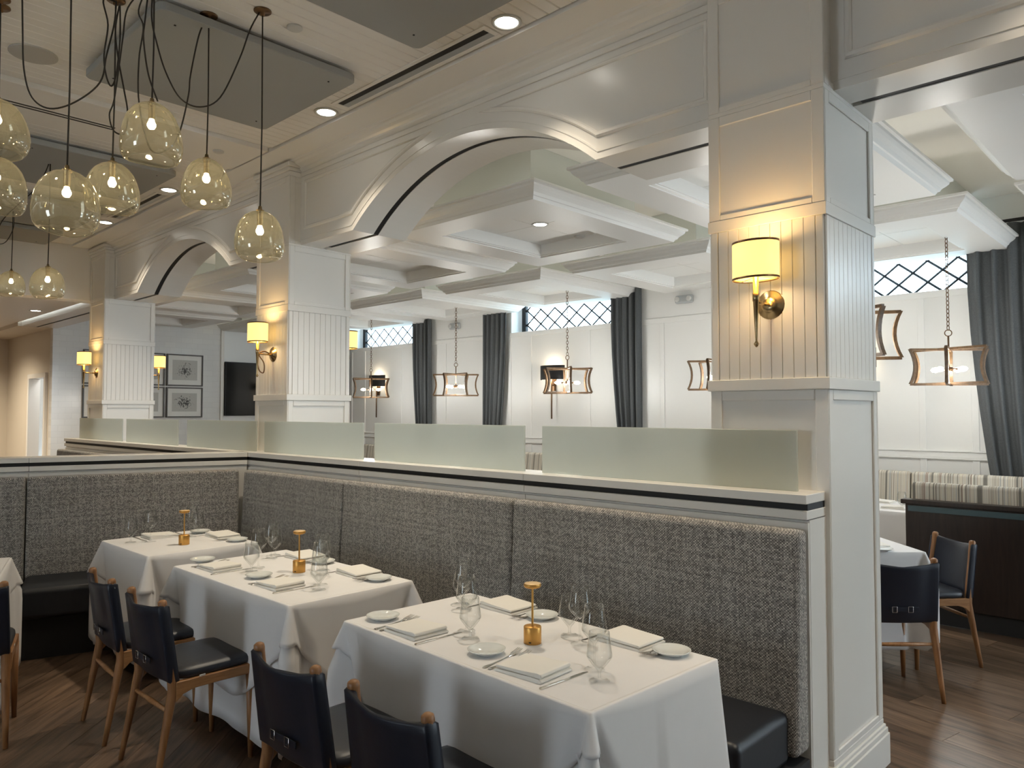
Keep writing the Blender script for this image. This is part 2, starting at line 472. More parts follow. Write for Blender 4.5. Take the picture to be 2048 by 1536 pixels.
# arcade wall with one shallow arch per bay and a slot in the soffit
AH, AR, ARISE = 1.15, 1.784, 0.42
def zbot(x):
    for xc in (1,):
        for cc in (0.70, -3.62, -7.94):
            d = abs(x - cc)
            if d < AH: return ZL + ARISE - AR + math.sqrt(AR * AR - d * d)
    return ZL
xs = set()
X0, X1 = -14.0, 3.4
for k in range(0, 3):
    c = 0.70 - 4.32 * k
    for i in range(41):
        xs.add(round(c - AH + 2 * AH * i / 40, 4))
xs = sorted(v for v in xs if X0 < v < X1)
xs = [X0] + xs + [X1]
rings = []; slot = []
for x in xs:
    z = zbot(x)
    rings.append([(x, YW, 3.70), (x, YW, z), (x, 3.44, z), (x, 3.44, z + 0.045), (x, 3.485, z + 0.045), (x, 3.485, z), (x, YB, z), (x, YB, 3.70)])
    slot.append([(x, 3.442, z + 0.004), (x, 3.483, z + 0.004), (x, 3.483, z + 0.043), (x, 3.442, z + 0.043)])
wa = struct('wall_arcade', MB().loft(rings, closed=True), PAINT)
wa.data.polygons.foreach_set('use_smooth', [False] * len(wa.data.polygons))
for k in range(0, 3):                     # dark curtain track in the soffit, one length per bay
    lo, hi = XC[0] - 4.32 * k + CHW - 4.32 + 0.1, XC[0] - 4.32 * k - CHW - 0.05
    seg = [s for s in slot if lo <= s[0][0] <= hi]
    seg = [[(lo, p[1], ZL + p[2] - slot[0][0][2] + 0.004) for p in slot[0]]] + seg + [[(hi, p[1], ZL + p[2] - slot[0][0][2] + 0.004) for p in slot[0]]]
    MB().loft([[(p[0], p[1], p[2]) for p in s] for s in seg]).build('soffit_slot', DARKSLOT, wa)
seg = [s for s in slot if -0.5 < s[0][0] < 3.2]
seg = [[(-1.15, p[1], p[2]) for p in slot[0]]] + seg
MB().loft(seg).build('soffit_slot', DARKSLOT, wa)
# frieze panel mouldings
def arcpts(cx, r, a0, a1, n, zc):
    return [(cx + r * math.sin(a0 + (a1 - a0) * i / n), YW, zc + r * math.cos(a0 + (a1 - a0) * i / n)) for i in range(n + 1)]
MSEC = [(-0.016, -0.002), (-0.016, 0.006), (-0.006, 0.014), (0.008, 0.012), (0.016, 0.004), (0.016, -0.002)]
ZA = ZL + ARISE - AR
for k in range(-1, 2):
    cx = XC[0] - 2.16 - 4.32 * k
    R = AR + 0.115
    aL = math.acos((3.135 - ZA) / R); aT = math.acos(min(1, (3.515 - ZA) / R)) if 3.515 - ZA < R else 0.02
    for s in (-1, 1):
        xe = cx + s * (2.16 - CHW - 0.075)
        arc = arcpts(cx, R, s * aL, s * aT, 16, ZA)
        pts = [(xe, YW, 3.515), (xe, YW, 3.135)] + arc
        m = MB().sweep(pts, MSEC, (0, -1, 0), closed=True)
        m.build('panel_moulding', PAINT, wa)
    # thin bead following the opening edge
    b = [(cx - 2.16 + CHW, YW, ZL + 0.045), (cx - AH - 0.02, YW, ZL + 0.045)]
    a0 = math.acos((ZL + 0.045 - ZA) / (AR + 0.045))
    b = [(cx - 2.16 + CHW, YW, ZL + 0.045)] + arcpts(cx, AR + 0.045, -a0, a0, 32, ZA) + [(cx + 2.16 - CHW, YW, ZL + 0.045)]
    MB().sweep(b, [(-0.006, -0.002), (-0.006, 0.004), (0.006, 0.004), (0.006, -0.002)], (0, -1, 0)).build('edge_bead', PAINT, wa)

# columns
def column(xc, label):
    t = thing('column', label, 'column', (xc, 3.44, 0))
    h, d = CHW, 0.29
    MB().box(-h, -d, 0, h, d, 3.70).build('core', PAINT, t)
    def collar(z0, z1, o, bev=0.003):
        MB().box(-h - o, -d - o, z0, h + o, d + o, z1).build('band', PAINT, t, bevel=bev)
    # stepped base
    b = MB()
    for z0, z1, o in ((0, 0.14, 0.032), (0.14, 0.165, 0.026), (0.165, 0.18, 0.019), (0.18, 0.205, 0.011)):
        b.box(-h - o, -d - o, z0, h + o, d + o, z1)
    b.build('base_moulding', PAINT, t, bevel=0.004)
    collar(1.715, 1.765, 0.020); collar(2.447, 2.500, 0.014); collar(2.985, 3.005, 0.010)
    # framed panels: stiles and rails stand proud of the core
    p = 0.010; st = 0.045
    for z0, z1 in ((0.205, 1.715), (2.50, 2.985), (3.005, 3.56)):
        for sx, sy in ((0, -1), (1, 0), (0, 1), (-1, 0)):
            m = MB(); w = h if sx == 0 else d
            def bar(a0, b0, a1, b1):
                if sx == 0: m.box(a0, sy * d, b0, a1, sy * (d + p), b1)
                else: m.box(sx * h, a0, b0, sx * (h + p), a1, b1)
            bar(-w - (p if sx == 0 else 0), z0, -w + st, z1); bar(w - st, z0, w + (p if sx == 0 else 0), z1)
            bar(-w + st, z1 - st, w - st, z1); bar(-w + st, z0, w - st, z0 + st * 0.6)
            m.build('panel_frame', PAINT, t, bevel=0.003, bseg=1)
    # beadboard section: corner stiles and single boards
    for sx, sy in ((0, -1), (1, 0), (0, 1), (-1, 0)):
        w = h if sx == 0 else d
        n = 9 if sx == 0 else 10
        a = -w + 0.035; step = (2 * w - 0.07) / n
        for i in range(n):
            m = MB()
            if sx == 0: m.box(a + i * step + 0.0008, sy * d, 1.765, a + (i + 1) * step - 0.0008, sy * (d + 0.008), 2.447)
            else: m.box(sx * h, a + i * step + 0.0008, 1.765, sx * (h + 0.008), a + (i + 1) * step - 0.0008, 2.447)
            m.build('bead_board', PAINT, t, bevel=0.0018, bseg=1)
        m = MB()
        for e in (-1, 1):
            if sx == 0: m.box(e * w, sy * d, 1.765, e * (w - 0.033), sy * (d + 0.010), 2.447)
            else: m.box(sx * h, e * w, 1.765, sx * (h + 0.010), e * (w - 0.033), 2.447)
        m.build('corner_stile', PAINT, t, bevel=0.003, bseg=1)
    # small capital under the crown
    m = MB()
    for z0, z1, o in ((3.56, 3.60, 0.012), (3.60, 3.63, 0.024), (3.63, 3.665, 0.040)):
        m.box(-h - o, -d - o, z0, h + o, -d + 0.15, z1)
    m.build('capital', PAINT, t, bevel=0.006)
    return t
column(XC[0], 'white panelled column at the right end of the banquette, large lit sconce on its front')
column(XC[1], 'white panelled column in the middle, between the two arches')
column(XC[2], 'farthest white panelled column, left of the framed pictures')

# half walls: cap boards, black reveal, lower boards
def half_wall(t, L, breaks, end=True):
    # local frame: runs along +x from 0 to L, front face towards -y at y=0, back at y=0.19
    MB().box(0, 0.012, 0, L, 0.19, 1.19).build('wall_panel', PAINT, t)
    MB().box(0.004, 0.003, 1.19, L - 0.004, 0.19, 1.255).build('black_reveal', BLACKSTRIP, t, label='black recessed strip')
    e = [0] + breaks + [L]
    for a, b in zip(e[:-1], e[1:]):
        MB().box(a + 0.001, -0.016, 1.255, b - 0.001, 0.21, 1.292).build('cap_board', PAINT, t, bevel=0.003)
        MB().box(a + 0.001, -0.012, 1.193, b - 0.001, 0.19, 1.229).build('lower_board', PAINT, t, bevel=0.003)
        MB().box(a + 0.0015, 0.0, 0.1, b - 0.0015, 0.02, 1.18).build('face_board', PAINT, t, bevel=0.002)
t = thing('half_wall', 'long low white wall behind the banquette, black strip under its cap, carrying glass screens', 'half wall', (-10.60, 2.965, 0))
half_wall(t, 9.39, [3.35, 4.83, 6.36, 7.87])
WA = Vector((-5.80, 2.95, 0)); WD = math.radians(252.6)      # corner and direction of the wing
t = thing('half_wall', 'low white wing wall running forward from the corner at the left', 'half wall', (WA.x, WA.y, 0), WD)
# wing: run along local +x, front face towards +X world (left of travel): mirror y
def wing_wall(t, L, breaks):
    MB().box(0, -0.19, 0, L, -0.012, 1.19).build('wall_panel', PAINT, t)
    MB().box(0, -0.19, 1.19, L - 0.004, -0.003, 1.255).build('black_reveal', BLACKSTRIP, t, label='black recessed strip')
    e = [0] + breaks + [L]
    for a, b in zip(e[:-1], e[1:]):
        MB().box(a + 0.001, -0.21, 1.255, b - 0.001, 0.016, 1.292).build('cap_board', PAINT, t, bevel=0.003)
        MB().box(a + 0.001, -0.20, 1.193, b - 0.001, 0.012, 1.229).build('lower_board', PAINT, t, bevel=0.003)
        MB().box(a + 0.0015, -0.02, 0.1, b - 0.0015, 0.0, 1.18).build('face_board', PAINT, t, bevel=0.002)
wing_wall(t, 3.2, [1.50])

# frosted screens standing on the half wall
GP = [(-1.29, -2.69, 'clear-edged frosted glass screen on the cap, nearest, overlapping the right column'),
      (-2.82, -4.21, 'frosted glass screen, second from the right, in front of the right-hand curtains'),
      (-4.34, -5.72, 'frosted glass screen just right of the middle column foot'),
      (-5.86, -7.21, 'frosted glass screen under the television, left of the middle column'),
      (-7.42, -8.79, 'frosted glass screen below the framed pictures'),
      (-8.91, -10.37, 'leftmost frosted glass screen, below the far wall sconce')]
for a, b, lb in GP:
    g = MB().box(b, 3.055, 1.2925, a, 3.065, 1.545).build('glass_screen', FROST, bevel=0.0015, bseg=1)
    tag(g, lb, 'glass screen', None)

# far-left: wing of the main room, hallway and doorway
struct('wall_end', MB().box(-14.14, 3.70, 0, -14.0, 8.7, 3.75), TILE)
struct('trim_5', MB().box(-14.0, 6.55, 0, -13.97, 6.61, 3.3), PAINT, bevel=0.004)
struct('trim_6', MB().box(-13.998, 6.61, 0, -13.99, 8.6, 3.3), PAINT_B)
hall = MB()
hall.box(-18.2, 3.70, 0, -15.26, 3.82, 3.75).box(-14.28, 3.70, 0, -14.14, 3.82, 3.75).box(-15.26, 3.70, 2.24, -14.28, 3.82, 3.75)
struct('wall_left', hall, HALLB)
dr = struct('door_1', MB().box(-15.30, 3.66, 0, -15.22, 3.84, 2.2).box(-14.32, 3.66, 0, -14.24, 3.84, 2.2).box(-15.30, 3.66, 2.2, -14.24, 3.84, 2.28), PAINT, bevel=0.005)
struct('wall_hall', MB().box(-17.5, 4.9, 0, -14.14, 5.0, 3.4).box(-14.3, 3.82, 0, -14.15, 4.9, 3.4).box(-17.5, 3.82, 0, -17.4, 4.9, 3.4).box(-17.5, 3.82, 3.3, -14.14, 5.0, 3.4), PAINT_B)
struct('wall_header', MB().box(-18.2, 3.20, 3.0, -14.0, 3.70, 3.75), HALLB, bevel=0.004)
struct('trim_7', MB().box(-18.2, 3.185, 3.10, -14.0, 3.20, 3.13), PAINT)
struct('wall_side', MB().box(-18.3, -6, 0, -16.8, 3.72, 3.75), HALLB)
struct('trim_8', MB().box(-16.8, 2.25, 0.1, -16.76, 2.33, 3.3).box(-16.8, 1.3, 0.1, -16.76, 1.38, 3.3), HALLB, bevel=0.004)
struct('wall_beam', MB().box(-10.62, -4, 3.02, -10.38, 3.25, 3.72), PAINT, bevel=0.004)
struct('ceiling_low', MB().box(-16.8, -4, 3.06, -10.62, 3.2, 3.12).box(-14.0, 3.2, 3.32, -10.62, 3.72, 3.36), CEIL)

# outer walls out of view: solid on the right, tall windows behind the camera
struct('wall_right', MB().box(4.5, -3.6, 0, 4.62, 6.3, 3.75).box(4.5, 6.3, 0, 4.62, 8.9, 0.4).box(4.5, 6.3, 3.3, 4.62, 8.9, 3.75).box(4.5, 7.2, 0.4, 4.62, 7.35, 3.3), PAINT)
rw = MB().box(-18.3, -3.72, 0, 4.62, -3.6, 0.8).box(-18.3, -3.72, 2.3, 4.62, -3.6, 3.86)
for xa, xb in ((-18.3, -3.2), (-2.2, 4.62)): rw.box(xa, -3.72, 0.8, xb, -3.6, 2.3)
struct('wall_rear', rw, PAINT)

# ------------------------------------------------------------------ back dining room
YV = 8.5
ws = MB()
WIN = [(-3.80, -1.83), (-8.12, -6.15), (-12.44, -10.47), (0.52, 2.49)]
ws.box(-14.1, YV, 0, 4.5, YV + 0.42, 2.86)
ws.box(-14.1, YV, 3.52, 4.5, YV + 0.42, 3.75)
ed = [-14.1] + [v for w in sorted(WIN) for v in w] + [4.5]
for a, b in zip(ed[0::2], ed[1::2]): ws.box(a, YV, 2.86, b, YV + 0.42, 3.52)
wb = struct('wall_back', ws, PAINT_B)
# rails and stiles
MB().box(-14.0, YV - 0.028, 1.145, 4.5, YV, 1.165).box(-14.0, YV - 0.018, 1.165, 4.5, YV, 1.22).box(-14.0, YV - 0.03, 1.22, 4.5, YV, 1.235).build('chair_rail', PAINT_B, wb, bevel=0.003)
MB().box(-14.0, YV - 0.014, 2.79, 4.5, YV, 2.86).build('sill_rail', PAINT_B, wb, bevel=0.003)
for k in range(-1, 3):
    for xo in (-3.83, -3.40, -2.27, -1.80, -1.05, -0.15):
        xx = xo - 4.32 * k
        if -13.9 < xx < 4.3:
            MB().box(xx - 0.032, YV - 0.012, 1.235, xx + 0.032, YV, 2.79).build('stile', PAINT_B, wb, bevel=0.003, bseg=1)
            MB().box(xx - 0.032, YV - 0.012, 0.2, xx + 0.032, YV, 1.145).build('stile', PAINT_B, wb, bevel=0.003, bseg=1)
# windows: black frame, diamond leading, pane
for n, (a, b) in enumerate(WIN):
    fr = MB()
    fr.box(a + 0.02, YV + 0.22, 2.86, a + 0.10, YV + 0.28, 3.52).box(b - 0.06, YV + 0.22, 2.86, b, YV + 0.28, 3.52)
    fr.box(a, YV + 0.22, 3.46, b, YV + 0.28, 3.52).box(a, YV + 0.22, 2.86, b, YV + 0.28, 2.885)
    w = struct('window_%d' % (n + 1), fr, IRON, bevel=0.003)
    MB().box(a + 0.1, YV + 0.245, 2.88, b - 0.06, YV + 0.25, 3.47).build('pane', WINGLASS, w)
    zt0, zt1 = 2.88, 3.47
    for s in (-1, 1):
        x = a - 0.6
        while x < b + 0.6:
            # line through (x, zmid) with slope
            dx = (zt1 - zt0) / 0.80
            p0, p1 = (x, zt0), (x + s * dx, zt1)
            lo, hi = a + 0.1, b - 0.06
            t0, t1 = 0.0, 1.0
            for q in (0, 1):
                pass
            def tt(v): return (v - p0[0]) / (p1[0] - p0[0])
            ta, tb = sorted((tt(lo), tt(hi)))
            t0, t1 = max(0, ta), min(1, tb)
            if t1 - t0 > 0.03:
                q0 = (p0[0] + (p1[0] - p0[0]) * t0, YV + 0.247, p0[1] + (p1[1] - p0[1]) * t0)
                q1 = (p0[0] + (p1[0] - p0[0]) * t1, YV + 0.247, p0[1] + (p1[1] - p0[1]) * t1)
                MB().tube([q0, q1], 0.0125, 4, smooth=False).build('lead_bar', IRON, w)
            x += 0.285
# what the windows look on to: a pale street front
M_OUT = plain('pale_render', (0.55, 0.66, 0.66), 0.8, noise=0.25, scale=0.9)
bl = MB().box(-40, 15, -0.3, 25, 15.5, 2.9).build('street_building', M_OUT)
tag(bl, 'pale blue-green building seen faintly through the diamond-leaded windows', 'building')
for k in range(-6, 5):
    MB().box(k * 4.0, 14.95, 1.2, k * 4.0 + 1.2, 15.0, 2.7).build('window', TEAL, bl)

# suspended coffered panels with cove lighting
def cloud(label, light=False):
    t = thing('ceiling_cloud', label, 'ceiling panel')
    w, d = 0.93, 1.06           # half sizes of the lip
    lipz = 3.30
    prof = [(0.0, 3.30), (0.0, 3.282), (0.018, 3.276), (0.022, 3.262), (0.036, 3.246), (0.060, 3.226), (0.072, 3.206), (0.082, 3.202), (0.090, 3.190), (0.096, 3.18)]
    rings = []
    for o, z in prof:
        rings.append([(-w + o, -d + o, z), (w - o, -d + o, z), (w - o, d - o, z), (-w + o, d - o, z)])
    # underside, inner step, recess wall, recess ceiling
    for o, z in ((0.40, 3.18), (0.40, 3.188), (0.425, 3.192), (0.425, 3.20), (0.44, 3.20), (0.44, 3.31)):
        rings.append([(-w + o, -d + o, z), (w - o, -d + o, z), (w - o, d - o, z), (-w + o, d - o, z)])
    MB().loft(rings, True, False).build('cornice', PAINT_B, t)
    MB().box(-w + 0.44, -d + 0.44, 3.31, w - 0.44, d - 0.44, 3.325).build('recess_panel', PAINT_B, t)
    for i in range(2):
        for j in range(2):
            iw, idp = (w - 0.44), (d - 0.44)
            MB().box(-iw + i * iw + 0.003, -idp + j * idp + 0.003, 3.303, i * iw - 0.003 , j * idp - 0.003, 3.312).build('ceiling_tile', PAINT_B, t)
    # trough floor and shaft up to the ceiling
    s = 0.35
    MB().loft([[(-w, -d, 3.30), (w, -d, 3.30), (w, d, 3.30), (-w, d, 3.30)], [(-w + 0.03, -d + 0.03, 3.30), (w - 0.03, -d + 0.03, 3.30), (w - 0.03, d - 0.03, 3.30), (-w + 0.03, d - 0.03, 3.30)],
               [(-w + 0.03, -d + 0.03, 3.27), (w - 0.03, -d + 0.03, 3.27), (w - 0.03, d - 0.03, 3.27), (-w + 0.03, d - 0.03, 3.27)], [(-w + s, -d + s, 3.27), (w - s, -d + s, 3.27), (w - s, d - s, 3.27), (-w + s, d - s, 3.27)]], True, False).build('trough', PAINT_B, t)
    MB().loft([[(-w + s, -d + s, z), (w - s, -d + s, z), (w - s, d - s, z), (-w + s, d - s, z)] for z in (3.27, 3.72)], True, False).build('shaft', COVEP, t)
    for sx, sy in ((1, 0), (-1, 0), (0, 1), (0, -1)):
        m = MB()
        if sx: m.box(sx * (w - 0.05) - 0.008, -d + 0.06, 3.272, sx * (w - 0.05) + 0.008, d - 0.06, 3.282)
        else: m.box(-w + 0.06, sy * (d - 0.05) - 0.008, 3.272, w - 0.06, sy * (d - 0.05) + 0.008, 3.282)
        m.build('cove_strip', LED, t)
    return t
RX = [0.77 + 2.16 - 0.93 - 2.16 * k - 0.0 for k in range(1, 8)]
CXS = [-1.39 - 0.93 - 2.16 * k for k in range(-1, 6)]
YR = (5.01, 7.53)
where = ['beyond the right edge of the near column', 'behind the near column', 'centred under the near arch', 'left of the near arch, behind the middle column',
         'seen through the small far arch', 'left in the far arch', 'farthest left behind the far arch']
c0 = cloud('coffered white ceiling panel of the near row, ' + where[0])
c0.location = (CXS[0], YR[0], 0)
for r, yy in enumerate(YR):
    for k, xx in enumerate(CXS):
        if r == 0 and k == 0: continue
        dup(c0, (xx, yy, 0), 0, 'white ceiling panel of the %s row, %s' % (('near', 'window')[r], where[k]))
for x, y, lb in ((CXS[2] + 0.06, 5.0, 'round lit downlight in the ceiling panel under the near arch'), (CXS[4], 5.0, 'round lit downlight in a ceiling panel behind the far arch')):
    t = thing('downlight', lb, 'ceiling light', (x, y, 3.303))
    MB().lathe([(0.078, 0.0), (0.078, -0.006), (0.06, -0.006), (0.06, 0.0)], 24).build('trim_ring', PLASTIC, t)
    MB().lathe([(0.058, -0.003), (0.0, -0.0035)], 24).build('lens', DISC, t)
    lamp('beam', 'SPOT', (0, 0, -0.02), P_DOWN * 0.7, (1.0, 0.93, 0.80), t, spot_size=2.2, spot_blend=0.8, shadow_soft_size=0.06)
t = MB().lathe([(0.05, 0.0), (0.05, -0.012), (0.03, -0.02), (0.0, -0.02)], 20).build('smoke_detector', PLASTIC, loc=(-4.45, 5.6, 3.303))
tag(t, 'small round detector beside the downlight in the near ceiling panel', 'detector')

# grey acoustic panels under the main ceiling (rounded corners)
def rounded(x0, y0, x1, y1, r, n=5):
    out = []
    for cx, cy, a in ((x1 - r, y1 - r, 0), (x0 + r, y1 - r, 90), (x0 + r, y0 + r, 180), (x1 - r, y0 + r, 270)):
        for i in range(n + 1):
            th = math.radians(a + 90 * i / n); out.append((cx + r * math.cos(th), cy + r * math.sin(th)))
    return out
AP = [(-4.93, -3.79, 'grey acoustic ceiling panel behind the pendant cluster'), (-3.21, -2.07, 'grey acoustic ceiling panel at the top centre, beside the long slot vent'),
      (-7.55, -6.42, 'grey acoustic ceiling panel beyond the ceiling strip, left'), (-9.27, -8.13, 'grey acoustic ceiling panel, third along the left ceiling'),
      (-11.0 + 1.1, -9.9 + 0.4, 'farthest grey acoustic ceiling panel'), (-0.61, 0.53, 'grey acoustic ceiling panel above the camera')]
for a, b, lb in AP:
    if a < -9.8: a, b = -10.25, -9.5
    t = thing('acoustic_panel', lb, 'acoustic panel', ((a + b) / 2, 2.02, 3.63))
    poly = rounded(-(b - a) / 2, -0.585, (b - a) / 2, 0.585, 0.045)
    MB().loft([[(x, y, 0) for x, y in poly], [(x, y, 0.045) for x, y in poly]]).build('felt_board', GREYP, t, bevel=0.004, bseg=1)
    for sx in (-1, 1):
        for sy in (-1, 1):
            MB().lathe([(0.012, 0.045), (0.012, 0.066)], 8).build('standoff', PLASTIC, t).location = (sx * ((b - a) / 2 - 0.12), sy * 0.46, 0)
            MB().lathe([(0.006, 0.0), (0.006, -0.003), (0, -0.003)], 8).build('screw', IRON, t).location = (sx * ((b - a) / 2 - 0.12), sy * 0.46, 0)

# downlights of the main room, slot vents
DL = [(-2.73, 2.82, 'bright round downlight at the top, right end of the long slot vent'), (-4.47, 2.82, 'round downlight left of the long slot vent'),
      (-7.12, 2.81, 'round downlight at the right end of the far slot vent'), (-8.85, 2.82, 'round downlight at the left end of the far slot vent'),
      (-0.15, 2.82, 'round downlight beyond the right end of the picture')]
dl0 = None
for x, y, lb in DL:
    if dl0 is None:
        t = dl0 = thing('downlight', lb, 'ceiling light', (x, y, 3.70))
        MB().lathe([(0.082, 0.0), (0.082, -0.008), (0.064, -0.008), (0.062, 0.0)], 28).build('trim_ring', PLASTIC, t)
        MB().lathe([(0.062, -0.004), (0.03, -0.006), (0.0, -0.006)], 28).build('lens', DISC, t)
        lamp('beam', 'SPOT', (0, 0, -0.02), P_DOWN, WARM, t, spot_size=1.75, spot_blend=1.0, shadow_soft_size=0.05)
    else: dup(dl0, (x, y, 3.70), 0, lb)
fd0 = dup(dl0, (-12.2, 3.0, 3.06), 0, 'small round downlight in the low ceiling at the far left')
for ch in list(fd0.children):
    if ch.type == 'LIGHT':
        ch.data = ch.data.copy(); ch.data.energy = P_DOWN * 2.2; ch.data.spot_size = 2.6
for x, y, z, lb in ((-13.4, 1.2, 3.06, 'fill downlight added in the low far-left ceiling, hidden behind the pendants'), (-15.4, 2.5, 3.06, 'fill downlight added in the low far-left ceiling, nearest the doorway'), (-15.4, 1.0, 3.06, 'fill downlight added in the low far-left ceiling, beside the beige side wall')):  # extra lamps added to brighten the dim far-left walls
    dup(fd0, (x, y, z), 0, lb)
lamp('hall_fill', 'POINT', (-14.8, 4.35, 2.9), 25.0, (0.95, 0.97, 1.0), None, shadow_soft_size=0.2)  # bare point light added to brighten the doorway, no fixture
tl = thing('downlight', 'unseen fill downlight added over the middle table, above the picture', 'ceiling light', (-3.7, 0.55, 3.70))  # unseen lights added over the tables as weak fill
MB().lathe([(0.082, 0.0), (0.082, -0.008), (0.064, -0.008), (0.062, 0.0)], 28).build('trim_ring', PLASTIC, tl)
MB().lathe([(0.062, -0.004), (0.03, -0.006), (0.0, -0.006)], 28).build('lens', DISC, tl)
lamp('beam', 'SPOT', (0, 0, -0.02), P_TABLE_FILL, (1.0, 0.88, 0.70), tl, spot_size=1.75, spot_blend=0.8, shadow_soft_size=0.06)
dup(tl, (-2.0, 0.75, 3.70), 0, 'unseen fill downlight added over the nearest table, above the picture, second of its row')
dup(tl, (-5.4, 0.45, 3.70), 0, 'unseen fill downlight added over the corner table, hidden at the upper left')
def slot_vent(x0, x1, y, lb):
    t = thing('slot_vent', lb, 'air vent', ((x0 + x1) / 2, y, 3.70)); h = (x1 - x0) / 2
    m = MB().box(-h, -0.072, -0.006, h, -0.042, 0.001).box(-h, 0.046, -0.006, h, 0.072, 0.001).box(-h, -0.042, -0.006, -h + 0.035, 0.046, 0.001).box(h - 0.035, -0.042, -0.006, h, 0.046, 0.001)
    m.build('vent_frame', CEIL, t, bevel=0.002, bseg=1)
    MB().box(-h + 0.035, -0.042, -0.002, h - 0.035, 0.002, 0.001).build('slot', DARKSLOT, t)
    MB().box(-h + 0.035, 0.002, -0.004, h - 0.035, 0.046, 0.001).build('deflector', GREYPLASTIC, t)
slot_vent(-4.32, -2.84, 2.832, 'long black slot vent in the ceiling between two downlights')
slot_vent(-8.60, -7.28, 2.825, 'far slot vent in the ceiling above the far arch')
t = thing('slot_vent', 'narrow double-line slot vent in the ceiling strip behind the glass pendants', 'air vent', (-5.82, 1.2, 3.685))
MB().box(-0.045, -1.4, -0.003, 0.045, 0.7, 0.001).build('vent_frame', CEIL, t)
for xx in (-0.022, 0.022): MB().box(xx - 0.009, -1.4, -0.005, xx + 0.009, 0.7, 0.0).build('slot', DARKSLOT, t)
t = MB().lathe([(0.125, 0.0), (0.125, -0.006), (0.118, -0.009), (0.0, -0.009)], 32).build('ceiling_speaker', plain('speaker_grille', (0.52, 0.50, 0.47), 0.7, bump=0.3, scale=400), loc=(-4.97, 1.18, 3.70))
tag(t, 'round flush ceiling speaker at the upper left, beside the hanging cords', 'speaker')
for x, y, lb in ((-3.60, 2.07, 'round white cover plate on the ceiling boards between the grey panels'), (-5.73, 2.64, 'small round cover plate on the ceiling strip left of the arch')):
    t = MB().lathe([(0.042, 0.0), (0.042, -0.008), (0.036, -0.012), (0.0, -0.012)], 20).build('sprinkler_cover', PLASTIC, loc=(x, y, 3.70 if x > -5 else 3.685))
    tag(t, lb, 'ceiling plate')

# ================================================================== WALL LIGHTS
def ring_xy(rx, ry, z, n=28, cx=0, cy=0):
    return [(cx + rx * math.cos(2 * PI * i / n), cy + ry * math.sin(2 * PI * i / n), z) for i in range(n)]
def sconce(label):
    t = thing('wall_sconce', label, 'wall lamp', (0, 0, 0))
    m = MB().lathe([(0.066, 0.0), (0.066, 0.008), (0.059, 0.014), (0.040, 0.018), (0.034, 0.026), (0.020, 0.032), (0.0, 0.033)], 28, M=rot(PI / 2, 'X'))
    m.build('back_plate', BRASS, t)
    yy = -0.150
    MB().tube([(0, -0.02, 0.0), (0, -0.08, -0.004), (0, yy, 0.0)], [0.009, 0.007, 0.007], 10).build('arm', BRASS, t)
    MB().lathe([(0.0, -0.195), (0.005, -0.192), (0.0115, -0.180), (0.005, -0.169), (0.0045, -0.165), (0.0125, 0.0), (0.0145, 0.002), (0.0145, 0.035), (0.012, 0.037), (0.012, 0.105), (0.0, 0.106)], 16, M=T(0, yy, 0)).build('stem', BRASS, t)
    z0, z1 = 0.092, 0.255; rx, ry = 0.100, 0.075
    sh = MB().loft([ring_xy(rx, ry, z0, cy=yy), ring_xy(rx, ry, z1, cy=yy), ring_xy(rx - 0.002, ry - 0.002, z1, cy=yy), ring_xy(rx - 0.002, ry - 0.002, z0, cy=yy), ring_xy(rx, ry, z0, cy=yy)], True, False, True).build('shade', SHADE, t)
    for za in (z0, z1 - 0.009):
        MB().loft([ring_xy(rx + 0.001, ry + 0.001, za, cy=yy), ring_xy(rx + 0.001, ry + 0.001, za + 0.009, cy=yy), ring_xy(rx - 0.0035, ry - 0.0035, za + 0.009, cy=yy), ring_xy(rx - 0.0035, ry - 0.0035, za, cy=yy), ring_xy(rx + 0.001, ry + 0.001, za, cy=yy)], True, False, True).build('shade_trim', BRONZE, sh)
    m = MB()
    for a in range(3): m.tube([(0, yy, 0.105), (0.97 * rx * math.cos(a * 2.09 + 0.5), yy + 0.97 * ry * math.sin(a * 2.09 + 0.5), 0.096)], 0.0012, 5)
    m.build('shade_spider', BRONZE, sh)
    MB().lathe([(0.0, 0.106), (0.016, 0.12), (0.022, 0.145), (0.014, 0.17), (0.0, 0.18)], 12, M=T(0, yy, 0)).build('bulb', BULB, t)
    lamp('glow', 'POINT', (0, yy, 0.215), P_SCONCE, (1.0, 0.70, 0.30), t, shadow_soft_size=0.03)
    lamp('glow', 'POINT', (0, yy, 0.125), P_SCONCE * 0.5, (1.0, 0.70, 0.30), t, shadow_soft_size=0.02)
    return t
FY = CY0 + 0.002
s0 = sconce('large lit brass wall sconce with oval shade on the right column')
s0.location = (XC[0] + 0.024, FY, 2.088)
s = dup(s0, (XC[1] + 0.03, FY, 2.100), 0, 'lit brass wall sconce with a looped cable on the middle column')
MB().tube(spline([(0, -0.03, 0.0), (0.012, -0.10, 0.02), (0.0, -0.135, -0.01), (0.035, -0.11, -0.08), (0.01, -0.10, -0.155), (-0.03, -0.12, -0.13), (-0.02, -0.145, -0.02)], 6), 0.005, 8).build('cable', BRONZE, s)
dup(s0, (XC[2] + 0.03, FY, 2.10), 0, 'small lit brass wall sconce on the farthest column')
dup(s0, (XC[1], CY1 + 0.008, 2.100), PI, 'lit sconce on the back of the middle column, partly hidden at its right edge')
dup(s0, (XC[2], CY1 + 0.008, 2.10), PI, 'lit sconce on the back of the farthest column, in front of the framed pictures')

